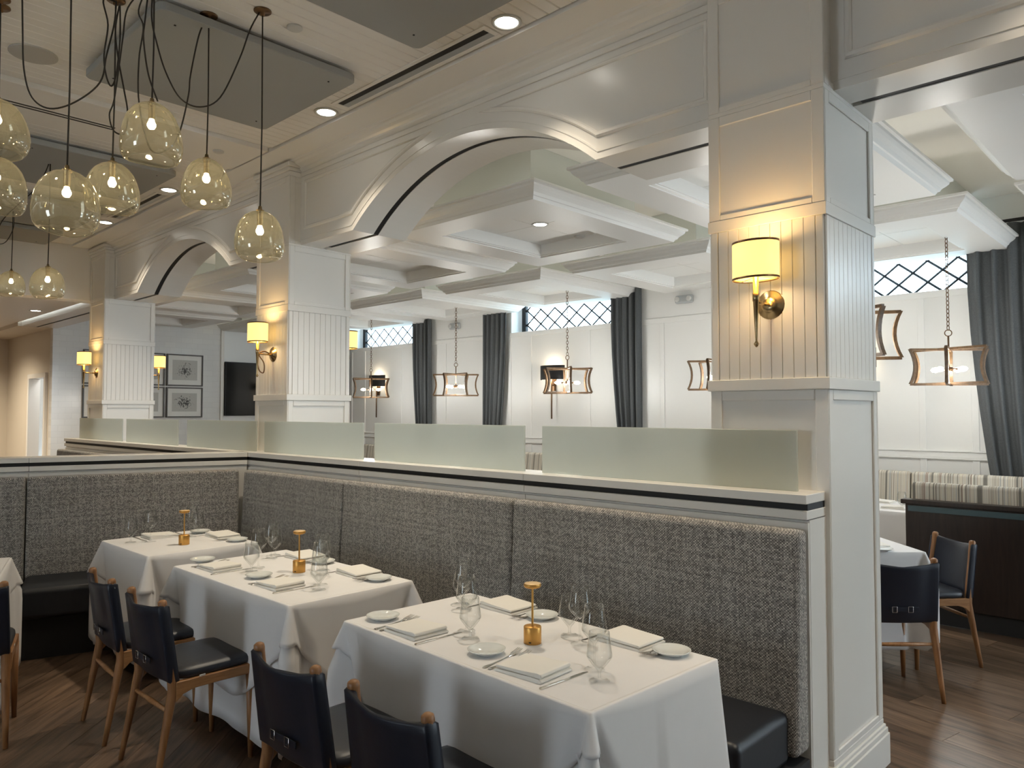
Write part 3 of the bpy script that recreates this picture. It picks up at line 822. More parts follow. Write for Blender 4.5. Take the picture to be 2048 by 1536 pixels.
# ================================================================== BANQUETTES
def backrest(t, poly, a, b, slab='backrest'):
    return MB().prism(poly, a, b, 'X').build(slab, TWEED, t, bevel=0.022, bseg=3)
t = thing('banquette', 'long banquette along the half wall, tweed backrests over a dark leather seat', 'banquette', (-3.4, 2.96, 0))
bp = [(-0.002, 0.30), (-0.002, 1.158), (-0.085, 1.158), (-0.125, 0.30)]
for a, b in ((-1.212, -2.740), (-2.746, -4.312), (-4.318, -5.71)):
    MB().prism(bp, b + 3.4, a + 3.4, 'X').build('backrest', TWEED, t, bevel=0.022, bseg=3)
def poly_z(m, pts, z0, z1): return m.loft([[(x, y, z0) for x, y in pts], [(x, y, z1) for x, y in pts]])
for a, b in ((-1.246, -2.740), (-2.746, -4.312), (-4.318, None)):
    pts = [(a + 3.4, -0.10), (a + 3.4, -0.535), ((b if b else -5.81) + 3.4, -0.535), ((b if b else -5.655) + 3.4, -0.10)]
    poly_z(MB(), pts, 0.27, 0.472).build('seat', BENCHM, t, bevel=0.035, bseg=3)
MB().box(-5.60 + 3.4, -0.46, 0, -1.215 + 3.4, -0.005, 0.268).build('plinth', DARKSLOT, t)
t = thing('banquette', 'wing banquette at the left, tweed backrest and dark leather seat behind the corner table', 'banquette', (WA.x, WA.y, 0), WD)
wp = [(0.002, 0.30), (0.002, 1.158), (0.085, 1.158), (0.125, 0.30)]
for a, b in ((0.075, 1.505), (1.511, 3.18)):
    MB().prism(wp, a, b, 'X').build('backrest', TWEED, t, bevel=0.022, bseg=3)
for pts in ([(0.52, 0.10), (0.36, 0.62), (1.505, 0.62), (1.505, 0.10)], [(1.511, 0.10), (1.511, 0.62), (3.18, 0.62), (3.18, 0.10)]):
    poly_z(MB(), pts, 0.27, 0.472).build('seat', BENCHM, t, bevel=0.035, bseg=3)
MB().box(0.62, 0.005, 0, 3.18, 0.54, 0.268).build('plinth', DARKSLOT, t)
t = thing('banquette', 'far banquette beyond the wing wall, only its rounded tweed top showing', 'banquette', (-8.6, 2.96, 0))
for a, b in ((-6.62, -8.4), (-8.406, -10.62)):
    MB().prism(bp, b + 8.6, a + 8.6, 'X').build('backrest', TWEED, t, bevel=0.022, bseg=3)
    MB().box(b + 8.6, -0.62, 0.27, a + 8.6, -0.10, 0.472).build('seat', BENCHM, t, bevel=0.03)
MB().box(-10.6 + 8.6, -0.54, 0, -6.7 + 8.6, -0.005, 0.268).build('plinth', DARKSLOT, t)

# striped booths by the windows
def striped(label, x0, x1, yb, rot_=0.0):
    t = thing('striped_banquette', label, 'banquette', ((x0 + x1) / 2, yb, 0), rot_)
    h = (x1 - x0) / 2
    MB().prism([(0, 0.30), (0, 1.02), (-0.10, 1.02), (-0.17, 0.45), (-0.17, 0.30)], -h, h, 'X').build('backrest', STRIPE, t, bevel=0.03, bseg=3)
    MB().box(-h, -0.66, 0.28, h, -0.16, 0.46).build('seat', STRIPE, t, bevel=0.04, bseg=3)
    MB().box(-h, -0.60, 0, h, 0, 0.279).build('plinth', WALNUT, t)
    return t
striped('striped banquette under the right-hand window, left section up to the seam', -5.6, -2.33, 8.345)
striped('striped banquette under the right-hand window, right section beside the dark curtain', -2.325, 0.9, 8.345)
striped('striped banquette along the window wall, glimpsed between the glass screens', -9.9, -5.62, 8.345)
striped('striped banquette at the far end of the window wall, left of the curtains', -13.9, -9.92, 8.345)
t = thing('booth_divider', 'dark walnut booth back with a striped cushion along its top, right edge', 'booth', (-0.4, 6.44, 0))
MB().box(-1.46, 0.0, 0.13, 1.6, 0.06, 0.90).build('wood_panel', WALNUT, t, bevel=0.004)
MB().box(-1.49, -0.015, 0.90, 1.62, 0.09, 0.935).build('top_rail', WALNUT, t, bevel=0.004)
MB().box(-1.44, -0.006, 0.845, 1.6, 0.001, 0.888).build('inlay_band', TEAL, t)
MB().box(-1.43, 0.01, 0, 1.6, 0.05, 0.129).build('kick_board', DARKSLOT, t)
MB().prism([(0.075, 0.936), (0.075, 1.065), (0.17, 1.065), (0.23, 0.40), (0.075, 0.40)], -1.44, 1.6, 'X').build('backrest', STRIPE, t, bevel=0.03, bseg=3)
MB().box(-1.44, 0.23, 0.28, 1.6, 0.68, 0.46).build('seat', STRIPE, t, bevel=0.04, bseg=3)

# ================================================================== TABLES AND CLOTHS
def table(label, x, y, L, Wd, rz=0.0):
    t = thing('dining_table', label, 'table', (x, y, 0), rz)
    MB().box(-L / 2 + 0.01, -Wd / 2 + 0.01, 0.722, L / 2 - 0.01, Wd / 2 - 0.01, 0.748).build('tabletop', WALNUT, t, bevel=0.004)
    for sx in ((-1, 1) if L > 1.0 else (0,)):
        x0 = sx * L * 0.30
        MB().lathe([(0.038, 0.02), (0.038, 0.70), (0.12, 0.705), (0.12, 0.722)], 16).build('pedestal', IRON, t).location = (x0, 0, 0)
        m = MB().box(-0.20, -0.03, 0.004, 0.20, 0.03, 0.022).box(-0.03, -0.24, 0.004, 0.03, 0.24, 0.022)
        m.build('base_foot', IRON, t, bevel=0.004).location = (x0, 0, 0)
    return t
def cloth(label, x, y, L, Wd, rz=0.0, seed=0, under=True, flare=0.42, hm=(0.50, 0.44), hc=0.165, floor_gap=0.09, straight=(), on_bench=False):
    rnd = random.Random(seed)
    t = thing('tablecloth', label, 'tablecloth', (x, y, 0), rz)
    r = 0.012; a, b = L / 2, Wd / 2
    def perimeter(a, b, r, ns=40, nc=10):
        P = []   # (x, y, nx, ny, distance to nearest corner, side index, corner parameter)
        segs = [((a, -b + r), (a, b - r), (1, 0)), ((a - r, b), (-a + r, b), (0, 1)), ((-a, b - r), (-a, -b + r), (-1, 0)), ((-a + r, -b), (a - r, -b), (0, -1))]
        cs = [(a - r, b - r, 0), (-a + r, b - r, 90), (-a + r, -b + r, 180), (a - r, -b + r, 270)]
        for s in range(4):
            (x0, y0), (x1, y1), (nx, ny) = segs[s]; ln = math.hypot(x1 - x0, y1 - y0)
            for i in range(ns + 1):
                # cluster samples near the corners
                q = 0.5 - 0.5 * math.cos(PI * i / ns); q = 0.55 * q + 0.45 * i / ns
                d = min(q, 1 - q) * ln
                P.append((x0 + (x1 - x0) * q, y0 + (y1 - y0) * q, nx, ny, d, ln, -1, (s - 1) % 4 if q < 0.5 else s))
            cx, cy, a0 = cs[s]
            for i in range(1, nc):
                th = math.radians(a0 + 90 * i / nc)
                P.append((cx + r * math.cos(th), cy + r * math.sin(th), math.cos(th), math.sin(th), 0, 0, i / nc, s))
        return P
    def skirt(name, top, drop, fl_side, fl_corner, inset, nv, wave, wl):
        P = perimeter(a - inset, b - inset, r)
        ph = [rnd.uniform(0, 6.28) for _ in range(4)]; rings = []
        rings.append([(p[0] - p[2] * 0.012, p[1] - p[3] * 0.012, top) for p in P])
        s_acc = 0; ss = []
        for i, p in enumerate(P):
            if i: s_acc += math.hypot(p[0] - P[i - 1][0], p[1] - P[i - 1][1])
            ss.append(s_acc)
        for j in range(nv + 1):
            v = j / nv; ring = []
            for p, s in zip(P, ss):
                long_ = abs(p[3]) > abs(p[2])
                H = drop(p[4], p[5], p[6], long_, p[7])
                dr = H * v; fc = fl_corner * (0.30 if p[7] in straight else 1.0)
                if p[7] in straight: off = (0.09 * max(0.0, p[2]) + 0.03 * max(0.0, p[3])) * dr
                elif p[6] >= 0: off = fc * (0.34 + 0.66 * math.sin(PI * p[6]) ** 0.8) * min(dr, 0.22)
                else:
                    cp_ = min(dr, 0.22); e_ = p[4] / (0.26 * cp_ + 0.004)
                    off = fl_side * dr + fc * cp_ * (0.34 * math.exp(-(e_ / 0.40) ** 2) - 0.42 * math.exp(-((e_ - 1.15) / 0.45) ** 2))
                f = off / max(dr, 1e-6)
                wv = wave * (math.sin(s * wl + ph[0]) + 0.6 * math.sin(s * wl * 1.7 + ph[1])) * v ** 1.3 * (1 if p[6] < 0 else 0.3)
                o = off + wv
                # arc-length-ish: the more it flares, the less it falls
                zz = H * v * math.sqrt(max(0.2, 1 - min(0.8, f * f)))
                px_, py_, pz_ = p[0] + p[2] * o, p[1] + p[3] * o, top - 0.004 - zz
                if on_bench and pz_ < 0.49:      # the cloth lies on the seat of the banquette
                    q = (x + px_ - WA.x) * 0.954 - (y + py_ - WA.y) * 0.299
                    if (y + py_ > 2.415 and x + px_ < -1.34) or q < 0.635: pz_ = 0.486 + 0.004 * (pz_ > 0.3)
                ring.append((px_, py_, pz_))
            rings.append(ring)
        m = MB().loft(rings, True, False, True)
        return m, rings[0]
    def drop_over(d, ln, cpar, long_, ci):
        H = hm[0] if long_ else hm[1]
        if ci in straight: return H - 0.02
        if cpar >= 0: return hc + 0.012 * math.sin(PI * cpar)
        q = min(1.0, d / min(0.48, ln * 0.5)); return hc + (H - hc) * math.sin(q * PI / 2) ** 1.15
    m, top = skirt('overlay', 0.7605, drop_over, 0.040, flare, 0.0, 9, 0.007, 9.0)
    m.add(top, [tuple(range(len(top)))])
    o = m.build('overlay', CLOTH, t)
    sol = o.modifiers.new('thick', 'SOLIDIFY'); sol.thickness = 0.0016; sol.offset = 1
    if under:
        def drop_under(d, ln, cpar, long_, ci):
            return 0.757 - floor_gap - (0.05 * math.sin(PI * cpar) if cpar >= 0 else 0.0)
        m, top = skirt('under_cloth', 0.757, drop_under, 0.022, flare * 0.9, 0.008, 12, 0.011, 11.0)
        o = m.build('under_cloth', CLOTH, t)
        sol = o.modifiers.new('thick', 'SOLIDIFY'); sol.thickness = 0.0014; sol.offset = -1
    return t
TABLES = {
 'near': (-1.986, 2.100, 1.327, 0.69, math.radians(-2.5), 'nearest banquette table'),
 'mid': (-3.660, 2.100, 1.25, 0.70, 0.0, 'middle banquette table'),
 'corner': (-5.075, 2.110, 0.80, 0.70, 0.0, 'corner table'),
 'left': (-4.99, 0.73, 0.76, 0.74, math.radians(-17.4), 'table cut off by the left edge'),
 'back': (-1.93, 5.12, 0.80, 0.80, math.radians(45), 'table behind the right column'),
 'booth': (-2.28, 7.40, 0.95, 0.80, 0.0, 'far booth table by the striped bench'),
}
for i, (k, (x, y, L, Wd, rz, nm)) in enumerate(TABLES.items()):
    table('pedestal table under a long white cloth, the %s' % nm, x, y, L, Wd, rz)
    cloth('white tablecloth with draped corner pleats on the %s' % nm, x, y, L, Wd, rz, seed=i + 3, hc={'near': 0.105, 'corner': 0.21}.get(k, 0.165), hm=(0.50, 0.44) if k not in ('back', 'booth') else (0.36, 0.36),
          floor_gap=0.09 if k not in ('back',) else 0.17, straight=(0,) if k == 'near' else (), on_bench=k in ('near', 'mid', 'corner'))

# ================================================================== TABLEWARE
ZT = 0.7612
def plate_mesh():
    return MB().lathe([(0.0, 0.004), (0.034, 0.0), (0.038, 0.0005), (0.040, 0.004), (0.062, 0.013), (0.068, 0.0175), (0.0685, 0.0195), (0.067, 0.020), (0.058, 0.016), (0.041, 0.0085), (0.0, 0.0075)], 36, caps=False)
def place(proto, label, x, y, z, rz, group):
    o = proto if not proto.get('used') else dup(proto, (0, 0, 0))
    proto['used'] = 1
    if o is not proto and 'used' in o: del o['used']
    o.location = (x, y, z); o.rotation_euler = (0, 0, rz); o['label'] = label; o['group'] = group
    return o
PL = plate_mesh().build('bread_plate', CHINA); tag(PL, '', 'plate')
def napkin_proto():
    t = thing('napkin', '', 'napkin')
    # local: x across (0.20), y away from the diner (0.165); thick roll on the right
    m = MB()
    prof = [(-0.100, 0.0), (-0.102, 0.005), (-0.098, 0.0095), (0.0, 0.0125), (0.07, 0.0145), (0.092, 0.0145), (0.101, 0.010), (0.101, 0.004), (0.094, 0.0)]
    m.prism(prof, -0.082, 0.082, 'Y'); m.build('lower_fold', NAPKIN, t, bevel=0.002)
    prof = [(-0.096, 0.0125), (-0.098, 0.017), (-0.093, 0.0215), (0.03, 0.0265), (0.080, 0.0305), (0.094, 0.028), (0.098, 0.021), (0.092, 0.0148)]
    MB().prism(prof, -0.078, 0.079, 'Y').build('upper_fold', NAPKIN, t, bevel=0.002)
    return t
NP = napkin_proto()
def fork_mesh():
    m = MB()
    prof = [(-0.108, 0.0065), (-0.100, 0.0075), (-0.06, 0.0048), (0.0, 0.003), (0.035, 0.0028), (0.05, 0.0075), (0.062, 0.0115), (0.066, 0.0118)]
    zc = lambda y: 0.0022 + 0.012 * max(0, (y - 0.01) / 0.06) ** 2 * 0.35 + 0.002 * (y < -0.08)
    m.loft([[(-w, y, zc(y) - 0.001), (w, y, zc(y) - 0.001), (w * 0.7, y, zc(y) + 0.0012), (-w * 0.7, y, zc(y) + 0.0012)] for y, w in prof])
    for k in range(4):
        x = -0.0099 + k * 0.0066
        m.loft([[(x - w, y, zc(y) - 0.0008), (x + w, y, zc(y) - 0.0008), (x + w, y, zc(y) + 0.0008), (x - w, y, zc(y) + 0.0008)] for y, w in ((0.064, 0.0019), (0.09, 0.0016), (0.108, 0.0008))])
    return m
FK = fork_mesh().build('fork', STEEL, bevel=0); tag(FK, '', 'fork')
def knife_proto():
    t = thing('knife', '', 'knife')
    MB().loft([[(-w, y, 0.0), (w, y, 0.0), (w, y, h), (-w, y, h)] for y, w, h in ((-0.112, 0.005, 0.005), (-0.108, 0.0062, 0.0068), (-0.06, 0.0058, 0.0066), (-0.012, 0.0050, 0.0055), (-0.004, 0.0052, 0.0050))]).build('handle', STEEL, t, bevel=0.0015)
    MB().loft([[(-w0, y, 0.0008), (w1, y, 0.0008), (w1, y, 0.0026), (-w0, y, 0.0026)] for y, w0, w1 in ((-0.005, 0.0045, 0.0045), (0.006, 0.006, 0.006), (0.06, 0.0085, 0.006), (0.10, 0.0065, 0.006), (0.114, 0.0005, 0.0055))]).build('blade', STEEL, t)
    return t
KN = knife_proto()
def glass_mesh(tall):
    if tall: pr = [(0.0, 0.0), (0.036, 0.0), (0.0365, 0.0012), (0.030, 0.003), (0.010, 0.0055), (0.0045, 0.010), (0.0036, 0.03), (0.0038, 0.075), (0.006, 0.086), (0.020, 0.102), (0.036, 0.120), (0.0425, 0.130), (0.0425, 0.136), (0.0395, 0.160), (0.0350, 0.190), (0.0315, 0.214)]
    else: pr = [(0.0, 0.0), (0.034, 0.0), (0.0345, 0.0012), (0.028, 0.003), (0.009, 0.0055), (0.0050, 0.010), (0.0048, 0.026), (0.008, 0.034), (0.022, 0.050), (0.036, 0.068), (0.0415, 0.078), (0.0415, 0.084), (0.0385, 0.108), (0.0345, 0.138), (0.0325, 0.156)]
    k = next(i for i, p in enumerate(pr) if i > 6 and p[0] > 0.0055)
    inner = [(max(0.0, r - (0.0012 if i > 2 else 0.004)), z + (0.0 if i > 2 else 0.004)) for i, (r, z) in enumerate(pr[k:])]
    pr = pr + inner[::-1] + [(0.0, inner[0][1] + 0.001)]
    return MB().lathe(pr, 32, caps=False)
GT = glass_mesh(True).build('wine_glass', WINEGLASS); tag(GT, '', 'glass')
GS = glass_mesh(False).build('water_goblet', WINEGLASS); tag(GS, '', 'glass')
def setting(x, y, rz, who, tname, bits='pnfkts', jit=0, plate_dx=0.24, dy=0.0):
    rnd = random.Random(jit)
    M = rot(rz, 'Z')
    def at(dx, dy): v = M @ Vector((dx, dy, 0)); return x + v.x, y + v.y
    j = lambda s: rnd.uniform(-s, s)
    g = 'place settings on the ' + tname
    if 'n' in bits: place(NP, 'folded white napkin of the %s setting on the %s' % (who, tname), *at(0, 0), ZT + 0.0, rz + j(0.05), g)
    if 'f' in bits:
        place(FK, 'outer steel fork of the %s setting on the %s' % (who, tname), *at(-0.152, 0.012), ZT, rz + 0.11 + j(0.04), g)
        place(FK, 'inner steel fork of the %s setting on the %s' % (who, tname), *at(-0.120, 0.014), ZT, rz + 0.10 + j(0.04), g)
    if 'k' in bits: place(KN, 'steel knife of the %s setting on the %s' % (who, tname), *at(0.133, 0.002), ZT, rz + j(0.04), g)
    if 'p' in bits: place(PL, 'white bread plate of the %s setting on the %s' % (who, tname), *at(-plate_dx, 0.02 + dy), ZT, 0, g)
    if 't' in bits: place(GT, 'tall wine glass of the %s setting on the %s' % (who, tname), *at(0.13 + j(0.01), 0.15 + j(0.01)), ZT, 0, g)
    if 's' in bits: place(GS, 'short water goblet of the %s setting on the %s' % (who, tname), *at(0.21 + j(0.01), 0.085 + j(0.01)), ZT, 0, g)
nn = 'nearest banquette table'
setting(-2.318, 1.886, 0, 'front left', nn, jit=1)
setting(-1.690, 1.872, 0, 'front right', nn, jit=2)
setting(-2.305, 2.392, PI, 'bench-side left', nn, jit=3, plate_dx=0.215)
setting(-1.640, 2.360, PI, 'bench-side right', nn, jit=4, plate_dx=0.19)
nn = 'middle banquette table'
setting(-4.030, 1.896, 0, 'front left', nn, jit=5, plate_dx=0.255)
setting(-3.412, 1.915, 0, 'front right', nn, jit=6, plate_dx=0.25)
setting(-3.960, 2.385, PI, 'bench-side left', nn, jit=7, plate_dx=0.22)
setting(-3.360, 2.345, PI, 'bench-side right', nn, jit=8, plate_dx=0.20)
nn = 'corner table'
setting(-5.330, 2.085, -PI / 2, 'left-hand', nn, jit=9, plate_dx=0.27)
setting(-5.040, 2.392, PI, 'bench-side', nn, jit=10, plate_dx=0.25)
nn = 'table behind the right column'
setting(-1.68, 5.09, math.radians(135), 'right-hand', nn, jit=11, plate_dx=0.17, bits='pnk')
setting(-1.95, 4.88, math.radians(45), 'front', nn, jit=12, bits='pnts')
nn = 'far booth table by the striped bench'
setting(-2.16, 7.20, 0, 'near', nn, jit=13, bits='nkp')
place(GS, 'short water goblet nearest the divider on the far booth table', -2.10, 7.08 + 0.1, ZT, 0, 'place settings on the ' + nn)
place(GT, 'tall wine glass beside the divider on the far booth table', -1.97, 7.16, ZT, 0, 'place settings on the ' + nn)
setting(-2.40, 7.60, PI, 'window-side', nn, jit=14, bits='np')

# cordless table lamps
def table_lamp(label, x, y):
    t = thing('table_lamp', label, 'table lamp', (x, y, ZT), random.uniform(-0.2, 0.2), 'gold table lamps on the banquette tables')
    ba = MB().lathe([(0.0, 0.0), (0.0315, 0.0), (0.033, 0.0015), (0.033, 0.061), (0.0315, 0.0635), (0.0, 0.0635)], 36).build('base', GOLD, t)
    MB().lathe([(0.0055, 0.0636), (0.0055, 0.066), (0.0042, 0.067), (0.0042, 0.202), (0.0042, 0.205)], 12).build('stem', GOLD, t)
    hd = MB().lathe([(0.0, 0.203), (0.020, 0.2035), (0.030, 0.207), (0.0325, 0.211), (0.0325, 0.219), (0.031, 0.2205)], 36, caps=False).build('lamp_head', GOLD, t)
    MB().lathe([(0.0312, 0.2203), (0.030, 0.2212), (0.0, 0.2214)], 36).build('lamp_cap', GOLDTOP, hd, label='pale gold disc')
    cp = MB().box(-0.0045, -0.0005, -0.002, 0.0045, 0.0012, 0.002).build('charging_port', DARKSLOT, ba)
    cp.location = (0.0165, -0.0287, 0.010); cp.rotation_euler = (0, 0, 0.52)
    return t
table_lamp('cordless gold table lamp in the middle of the nearest table', -1.894, 2.096)
table_lamp('cordless gold table lamp in the middle of the second table', -3.628, 2.148)
table_lamp('cordless gold table lamp on the small corner table', -4.919, 2.076)

# ================================================================== CHAIRS
def chair(label):
    t = thing('dining_chair', label, 'chair', (0, 0, 0), 0, 'navy leather dining chairs')
    def post_y(z): return -0.198 - 0.052 * max(0, (z - 0.42) / 0.38) if z > 0.42 else -0.198 - 0.075 * (0.42 - z) / 0.42
    def post_x(z): return 0.205 - 0.025 * z / 0.80
    for s in (-1, 1):
        pts = []; rr = []
        for z, r in ((0.0, 0.0115), (0.10, 0.0140), (0.25, 0.0180), (0.40, 0.0215), (0.50, 0.0200), (0.65, 0.0185), (0.765, 0.0185), (0.780, 0.0195), (0.791, 0.0180), (0.797, 0.0100)):
            pts.append((s * post_x(z), post_y(z), z)); rr.append(r)
        MB().tube(pts, rr, 12).build('rear_leg', OAK, t)
        pts = [(s * 0.205, 0.160, 0.0), (s * 0.203, 0.158, 0.18), (s * 0.200, 0.155, 0.40)]
        MB().tube(pts, [0.0115, 0.0160, 0.0200], 12).build('front_leg', OAK, t)
        # side rail blends down into the rear post
        rings = []
        for y, zt, zb in ((-0.195, 0.437, 0.350), (-0.165, 0.437, 0.378), (-0.12, 0.437, 0.392), (0.0, 0.437, 0.394), (0.165, 0.437, 0.392), (0.178, 0.434, 0.396)):
            rings.append([(s * 0.189, y, zb), (s * 0.217, y, zb), (s * 0.217, y, zt), (s * 0.189, y, zt)])
        MB().loft(rings).build('side_rail', OAKX, t, bevel=0.004)
    MB().box(-0.19, 0.142, 0.394, 0.19, 0.166, 0.436).build('front_rail', OAKX, t, bevel=0.004)
    MB().tube([(-0.195, post_y(0.31), 0.31), (0, post_y(0.31), 0.31), (0.195, post_y(0.31), 0.31)], [0.0085, 0.0120, 0.0085], 10).build('rear_stretcher', OAKX, t)
    # upholstered seat, rounded plan
    rings = []
    def plan(f):
        out = []
        for i in range(40):
            a = 2 * PI * i / 40; c, s_ = math.cos(a), math.sin(a); n = 0.32
            out.append((0.208 * f * math.copysign(abs(c) ** n, c), -0.005 + 0.192 * f * math.copysign(abs(s_) ** n, s_)))
        return out
    for f, z in ((0.95, 0.4375), (0.99, 0.443), (1.0, 0.455), (0.99, 0.468), (0.95, 0.477), (0.80, 0.483), (0.45, 0.485)):
        rings.append([(x, y, z) for x, y in plan(f)])
    MB().loft(rings, True, True, True).build('seat', SEATM, t)
    # leather sling back
    NXp = 16; rings = []
    for z, wf in ((0.432, 0.985), (0.440, 0.995), (0.50, 1.0), (0.58, 1.0), (0.66, 1.0), (0.74, 1.0), (0.769, 0.998), (0.777, 0.985)):
        ring = []
        thin = 0.55 if wf < 0.99 else 1.0
        w = (post_x(z) + 0.020) * wf
        def pt(u, side):
            x = u * w; q = abs(u)
            bow = 0.045 * (1 - u * u) * (0.55 + 0.45 * (z - 0.43) / 0.34)
            th = (0.008 + 0.016 * max(0, (q - 0.72) / 0.28) ** 0.7) * thin
            if q > 0.985: th *= 0.45
            zz = z - 0.020 * (1 - u * u) * max(0, (z - 0.60) / 0.17)
            return (x, post_y(z) - bow + side * th, zz)
        us = [-1 + 2 * i / NXp for i in range(NXp + 1)]
        us = sorted(us + [-0.985, 0.985, -0.95, 0.95])
        ring = [pt(u, 1) for u in us] + [pt(u, -1) for u in reversed(us)]
        rings.append(ring)
    MB().loft(rings, True, True, True).build('backrest', NAVY, t)
    # strap and two buckles on the back
    yb = post_y(0.515) - 0.037 - 0.010
    st = MB().box(-0.075, yb - 0.003, 0.503, 0.085, yb + 0.002, 0.527).build('strap', NAVY, t, bevel=0.002)
    for bx in (-0.055, 0.035):
        MB().tube([(bx - 0.012, yb - 0.006, 0.499), (bx + 0.014, yb - 0.006, 0.499), (bx + 0.014, yb - 0.006, 0.531), (bx - 0.012, yb - 0.006, 0.531)], 0.0015, 6, closed=True).build('buckle', STEEL, st)
    MB().box(0.217, -0.095, 0.438, 0.219, -0.068, 0.446).build('tag', TAG, t)
    return t
ch0 = chair('navy leather chair, left one at the middle table, half hidden by its neighbour')
ch0.location = (-4.175, 1.60, 0); ch0.rotation_euler = (0, 0, math.radians(-4))
dup(ch0, (-3.575, 1.59, 0), math.radians(0), 'navy leather chair, right one at the middle table, oak frame fully visible')
dup(ch0, (-2.350, 1.59, 0), math.radians(1), 'navy leather chair with a buckled strap, left one at the nearest table')
dup(ch0, (-1.782, 1.60, 0), math.radians(-1), 'navy leather chair nearest the camera, cut off by the bottom edge')
dup(ch0, (-4.62, 0.86, 0), math.radians(72.6), 'navy leather chair cut off by the left edge of the picture')
a = math.radians(43.65)
dup(ch0, (-1.50 - 0.02, 4.775, 0), a, 'navy leather chair seen from behind, right of the near column')
dup(ch0, (-1.507, 5.475, 0), math.radians(139), 'navy leather chair facing us in front of the dark booth back')

# ================================================================== GLASS PENDANTS
def globe(D, seed):
    R = D / 2; H = D * 0.98
    pr = [(0.09, 1.0), (0.22, 0.992), (0.42, 0.955), (0.62, 0.875), (0.78, 0.765), (0.90, 0.62), (0.975, 0.46), (1.0, 0.31), (0.985, 0.19), (0.93, 0.09), (0.84, 0.022), (0.755, 0.0), (0.70, 0.012)]
    n = 48; rnd = random.Random(seed); p1, p2, p3 = [rnd.uniform(0, 6.28) for _ in range(3)]
    rings = []
    for r, z in pr:
        ring = []
        for i in range(n):
            a = 2 * PI * i / n
            w = 1 + 0.022 * (1 - abs(2 * z - 1) ** 3) * (math.sin(2 * a + p1 + z * 3) + 0.6 * math.sin(3 * a + p2 - 4 * z))
            zz = z - 0.02 * math.sin(a * 2 + p3) * (1 - z)
            ring.append((R * r * w * math.cos(a), R * r * w * math.sin(a), H * zz))
        rings.append(ring)
    return MB().loft(rings, True, False, True), H
def pendant(label, x, y, zc, D, cords, hook=True, seed=0, zceil=3.70, top=None):
    t = thing('glass_pendant', label, 'pendant lamp', (x, y, zc), 0, 'smoked glass pendants')
    m, H = globe(D, seed)
    m.build('glass_shade', SMOKE, t).location = (0, 0, -H / 2)
    zt = H / 2
    so = MB().lathe([(0.013, zt - 0.075), (0.015, zt - 0.07), (0.015, zt - 0.012), (0.020, zt - 0.004), (0.020, zt + 0.006), (0.011, zt + 0.010), (0.008, zt + 0.026), (0.0, zt + 0.027)], 16).build('socket', BRASS, t)
    MB().lathe([(0.0, zt - 0.123), (0.012, zt - 0.120), (0.0190, zt - 0.108), (0.0190, zt - 0.098), (0.012, zt - 0.082), (0.011, zt - 0.075)], 16).build('bulb', BULB, so)
    dz = zceil - zc
    MB().tube([(0, 0, zt + 0.02), (0.004, 0.002, zt + 0.02 + (dz - zt) * 0.4), (0, 0, dz - 0.02)], 0.0040, 6).build('cord', CORD, t)
    if hook:
        MB().lathe([(0.045, 0.0), (0.045, -0.005), (0.040, -0.009), (0.012, -0.011), (0.012, -0.026), (0.0, -0.027)], 24).build('canopy', BRONZE, t).location = (0, 0, dz)
    for c in cords:
        MB().tube(spline([(p[0] - x, p[1] - y, p[2] - zc) for p in c], 6), 0.0040, 6).build('swag_cord', CORD, t)
    return t
c1 = [(-3.985, 1.30, 3.68), (-3.951, 1.28, 3.539), (-3.952, 1.249, 3.377), (-3.949, 1.221, 3.23), (-4.009, 1.131, 3.123), (-4.066, 1.04, 3.08), (-4.096, 0.971, 3.122), (-4.088, 0.934, 3.24), (-4.056, 0.917, 3.416), (-4.02, 0.901, 3.68)]
c2 = [(-3.64, 1.352, 3.68), (-3.645, 1.345, 3.496), (-3.656, 1.376, 3.377), (-3.67, 1.426, 3.257), (-3.664, 1.494, 3.151), (-3.636, 1.578, 3.126), (-3.603, 1.664, 3.19), (-3.568, 1.743, 3.397), (-3.562, 1.796, 3.569), (-3.572, 1.85, 3.683)]
c3 = [(-3.69, 1.35, 3.68), (-3.767, 1.329, 3.565), (-3.785, 1.359, 3.497), (-3.838, 1.36, 3.353), (-3.868, 1.376, 3.145), (-3.866, 1.434, 2.932), (-3.835, 1.516, 2.956), (-3.828, 1.561, 3.051), (-3.823, 1.599, 3.248), (-3.845, 1.617, 3.365), (-3.839, 1.655, 3.588), (-3.825, 1.688, 3.683)]
c4 = [(-3.66, 1.34, 3.68), (-3.674, 1.326, 3.481), (-3.746, 1.347, 3.417), (-3.790, 1.388, 3.276), (-3.700, 1.40, 3.12)]
c5 = [(-3.99, 1.30, 3.68), (-3.975, 1.237, 3.658), (-3.975, 1.26, 3.541), (-4.007, 1.255, 3.398), (-4.016, 1.269, 3.304), (-4.012, 1.292, 3.254), (-4.006, 1.312, 3.315), (-4.0, 1.325, 3.497), (-4.009, 1.325, 3.68)]
c6 = [(-3.70, 1.352, 3.68), (-3.888, 1.322, 3.621), (-3.923, 1.313, 3.479), (-3.95, 1.31, 3.373), (-3.99, 1.3, 3.179), (-4.022, 1.29, 3.109), (-4.021, 1.312, 3.034), (-3.994, 1.355, 3.028), (-3.995, 1.366, 3.137), (-4.018, 1.355, 3.256), (-4.049, 1.334, 3.427), (-4.068, 1.325, 3.573), (-4.02, 1.325, 3.68)]
pendant('largest upper smoked glass pendant, middle of the near cluster', -3.662, 1.36, 2.946, 0.28, [c2, c3, c4, c6], seed=1)
pendant('smoked glass pendant second from the right of the near cluster', -3.815, 1.695, 2.812, 0.25, [], seed=2)
pendant('lowest smoked glass pendant, rightmost of the near cluster, in front of the middle column', -3.570, 1.868, 2.527, 0.25, [], seed=3)
